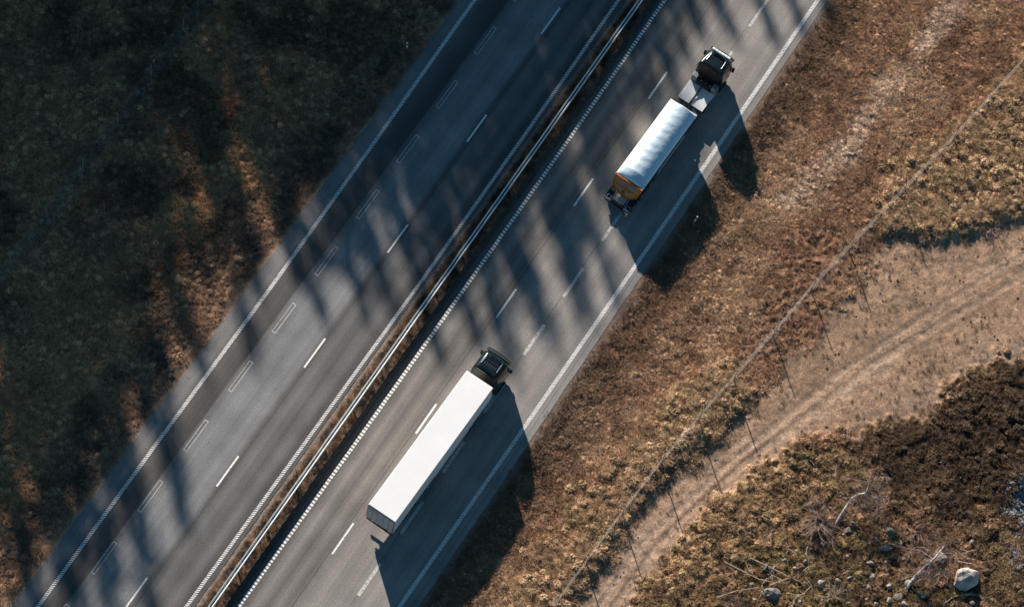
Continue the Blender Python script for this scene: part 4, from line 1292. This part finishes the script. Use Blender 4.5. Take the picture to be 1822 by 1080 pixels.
# heath right of the track
x, y = pts_in(22000, 18, 50, -46, 40)
z = zones(x, y)
c1 = cells(x + 0.25 * np.sin(y * 1.3), y, 1.15, 31)
k = rng.random(len(x)) < np.clip(z['heath'] * (1 - z['track']) * (-.08 + 1.1 * c1) * sstep(.9, 1.5, z['pond']) * (1 - .25 * z['dark']), 0, 1)
x, y = x[k], y[k]
dk = zones(x, y)['dark']
col = jit(ground_col(x, y) * .55 + .45 * np.array([.36, .22, .12]), .6, 1.6) * (1 - .45 * dk)[:, None]
h1 = len(x) // 2
scatter('heath', blades(4, 70, .20, .28, .024, .9, M['grass']), x[:h1], y[:h1], rng.uniform(.6, 1.3, h1), col[:h1], 'rust-brown heath and dry tufts between the dirt track and the birches', 'heath')
scatter('heath', blades(5, 60, .26, .20, .034, 1.1, M['grass']), x[h1:], y[h1:], rng.uniform(.6, 1.3, len(x) - h1), col[h1:], 'low heath clumps around the boulders', 'heath')
# sparse weeds on the sandy track
clump_fields(9000, (17, 48, -46, 50), lambda x, y, z: z['track'] * sstep(.25, 1.2, np.minimum(z['rutA'], z['rutB'])) * sstep(.4, .62, fbm(x, y, .35, 2, 331)) * .55, (.10, .26), lambda x, y: jit(np.tile(np.array([.13, .088, .058]), (len(x), 1)), .6, 1.5), (11,), .30, 14, 'track_weeds', 'dark weed clumps dotted over the sandy track', 'weeds')
x, y = pts_in(9000, 17, 48, -46, 50)
z = zones(x, y)
k = rng.random(len(x)) < z['track'] * sstep(.3, 1.4, np.minimum(z['rutA'], z['rutB'])) * sstep(.45, .7, fbm(x, y, .4, 2, 151)) * .9
x, y = x[k], y[k]
scatter('track_weeds', blades(6, 22, .13, .14, .02, .9, M['grass']), x, y, rng.uniform(.5, 1.2, len(x)), jit(np.tile(np.array([.15, .10, .06]), (len(x), 1)), .6, 1.4), 'sparse dark weeds dotted over the sandy track', 'weeds')
# left grassland
x, y = pts_in(30000, -54, -18.3, -50, 30)
z = zones(x, y)
c1 = cells(x + 0.25 * np.sin(y * 1.3), y, 1.15, 31)
k = rng.random(len(x)) < (.35 + .65 * c1) * sstep(-18.3, -19.3, x + rng.normal(0, .2, len(x)))
x, y = x[k], y[k]
col = jit(ground_col(x, y), .8, 1.7)
h1 = len(x) // 2
scatter('left_grass', blades(7, 50, .24, .26, .026, 1.0, M['grass']), x[:h1], y[:h1], rng.uniform(.6, 1.4, h1), col[:h1], 'matted dull grass and moss on the shaded left side', 'grass')
scatter('left_grass', blades(8, 34, .26, .16, .03, 1.2, M['grass']), x[h1:], y[h1:], rng.uniform(.6, 1.4, len(x) - h1), col[h1:], 'low withered grass on the shaded left side', 'grass')
# median
x = rng.uniform(-6.35, -5.0, 3200); y = rng.uniform(-46, 54, 3200)
k = in_view(x, y, 0, 4); x, y = x[k], y[k]
scatter('median_grass', blades(9, 30, .14, .16, .018, 1.0, M['grass']), x, y, rng.uniform(.5, 1.1, len(x)), jit(ground_col(x, y), .6, 1.5), 'brown withered grass growing in the median under the guardrail', 'grass')


def pebble(seed, mat):
    m = rock_mesh(seed, 1, .2); m.materials.append(mat)
    return bpy.data.objects.new('pebble_source', m)


x, y = pts_in(28000, 8, 48, -40, 50)
n1 = fbm(x, y, .45, 3, 161)
z = zones(x, y)
k = rng.random(len(x)) < (.05 + 1.0 * sstep(.5, .68, n1) * (x < 21) + .3 * z['bare'] + .12 * z['heath']) * (1 - .9 * z['tuss']) * (1 - .8 * z['track'])
x, y = x[k], y[k]
scatter('pebbles', pebble(71, M['stone']), x, y, np.abs(rng.normal(0, .035, len(x))) + .022, np.tile(np.array([.3, .3, .3]), (len(x), 1)), 'tiny pale pebbles strewn over the brown verge and heath', 'pebbles', .02)
x, y = pts_in(9000, -36, -18.4, -46, 26)
k = rng.random(len(x)) < .05 + .3 * sstep(.5, .65, fbm(x, y, .3, 3, 171))
x, y = x[k], y[k]
scatter('pebbles', pebble(73, M['stone']), x, y, np.abs(rng.normal(0, .02, len(x))) + .012, np.tile(np.array([.3, .3, .3]), (len(x), 1)), 'tiny pale pebbles strewn over the shaded left verge', 'pebbles', .02)
a = rng.uniform(0, 2 * math.pi, 5000); r = rng.normal(1.0, .28, 5000)
x = POND[0] + 2.5 * r * np.cos(a); y = POND[1] + 1.9 * r * np.sin(a)
xx = rng.normal(0, .55, 1800); yy = rng.uniform(0, 1, 1800)
x = np.concatenate([x, 42.3 + 3.0 * yy + xx]); y = np.concatenate([y, 8.0 - 4.8 * yy + xx * .5])
k = (x < 46); x, y = x[k], y[k]
scatter('gravel', pebble(75, M['gravel']), x, y, np.abs(rng.normal(0, .04, len(x))) + .035, np.tile(np.array([.2, .2, .2]), (len(x), 1)), 'grey stones banked around the dark pool', 'gravel', .02)

# ------------------------------------------------------------------ pine forest beyond the left verge (throws the long shadows)
def pine_meshes(seed, h, cr, base):
    rd = random.Random(seed)
    tk = MB().tube([(0, 0, -.3), (rd.uniform(-.1, .1), rd.uniform(-.1, .1), h * .5), (0, 0, h * .98)], [.24, .17, .03], 7)
    v, f = [], []
    nb = 110
    for k in range(nb):
        u = (k + rd.random()) / nb
        z0 = h * (base + (1 - base) * u)
        L = cr * (1 - u) ** .65 * (.45 + .55 * min(1, u / .15)) * rd.uniform(.6, 1.15) + .25
        a = rd.uniform(0, 2 * math.pi)
        tip = Vector((math.cos(a) * L, math.sin(a) * L, z0 + L * rd.uniform(-.15, .35)))
        root = Vector((0, 0, z0))
        tk.tube([root, tip], [.035, .008], 3, False)
        nq = max(3, int(L * 5))
        for q in range(nq):
            s = .3 + .75 * (q + rd.random()) / nq
            c = root.lerp(tip, s) + Vector((rd.gauss(0, .16), rd.gauss(0, .16), rd.gauss(0, .12)))
            e1 = Vector((rd.gauss(0, 1), rd.gauss(0, 1), rd.gauss(0, 1))).normalized() * rd.uniform(.16, .34)
            e2 = e1.cross(Vector((rd.gauss(0, 1), rd.gauss(0, 1), rd.gauss(0, 1)))).normalized() * rd.uniform(.12, .26)
            n0 = len(v); v += [c - e1 - e2 * .4, c - e2, c + e1, c + e2]; f.append((n0, n0 + 1, n0 + 2, n0 + 3))
    cm = MB().add(v, f).mesh('crown'); cm.materials.append(M['needles'])
    tm = tk.mesh('trunk'); tm.materials.append(M['bark'])
    return tm, cm


PINES = [pine_meshes(1, 20, 2.0, .36), pine_meshes(2, 18, 2.2, .30), pine_meshes(3, 21, 1.8, .42), pine_meshes(4, 16, 1.8, .26)]
EDGE0, EDGE1 = Vector((-49.14, -1.23)), Vector((21.32, 48.93))
SUNH = Vector((-.755, .656))


def pine(px, D, h, kind, rd):
    p = EDGE0 + (EDGE1 - EDGE0) * px + SUNH * D
    tm, cm = PINES[kind]
    H0 = (20, 18, 21, 16)[kind]
    t = empty('pine_tree', (p.x, p.y, -.3), rd.uniform(0, 6.28))
    t.scale = (h / H0 * rd.uniform(.9, 1.2),) * 2 + (h / H0,)
    tag(t, 'tall pine of the forest bordering the left side of the motorway', 'tree', 'forest pines')
    for nm, m in (('trunk', tm), ('crown', cm)):
        o = bpy.data.objects.new(nm, m); C.objects.link(o); o.parent = t


# how far (metres) the shadows reach into the open ground, by position along the forest edge
REACH = [(-.40, 62), (-.12, 60), (-.04, 58), (.02, 53), (.06, 38), (.10, 34), (.16, 30), (.20, 30), (.24, 33), (.31, 32), (.36, 35), (.40, 36), (.46, 32), (.53, 23), (.60, 15), (.66, 8), (.70, 3)]
rdt = random.Random(12)
px = -.38
while px < .70:
    reach = float(np.interp(px, [q[0] for q in REACH], [q[1] for q in REACH]))
    for row in range(6):
        h = rdt.uniform(24, 31)
        D = 2.43 * h - reach + row * rdt.uniform(3.5, 5.5) + (rdt.uniform(-2, 3) if row == 0 else 0)
        D = max(D, 4 + row * 4)
        pine(px + rdt.uniform(-.012, .012) * (1 + row * .5), D, h, rdt.randrange(4), rdt)
    px += rdt.uniform(.024, .042)
for px, h, D in ((.765, 26, 59.5), (.80, 25, 58), (.735, 26, 58)):
    pine(px, D, h, 1, rdt)
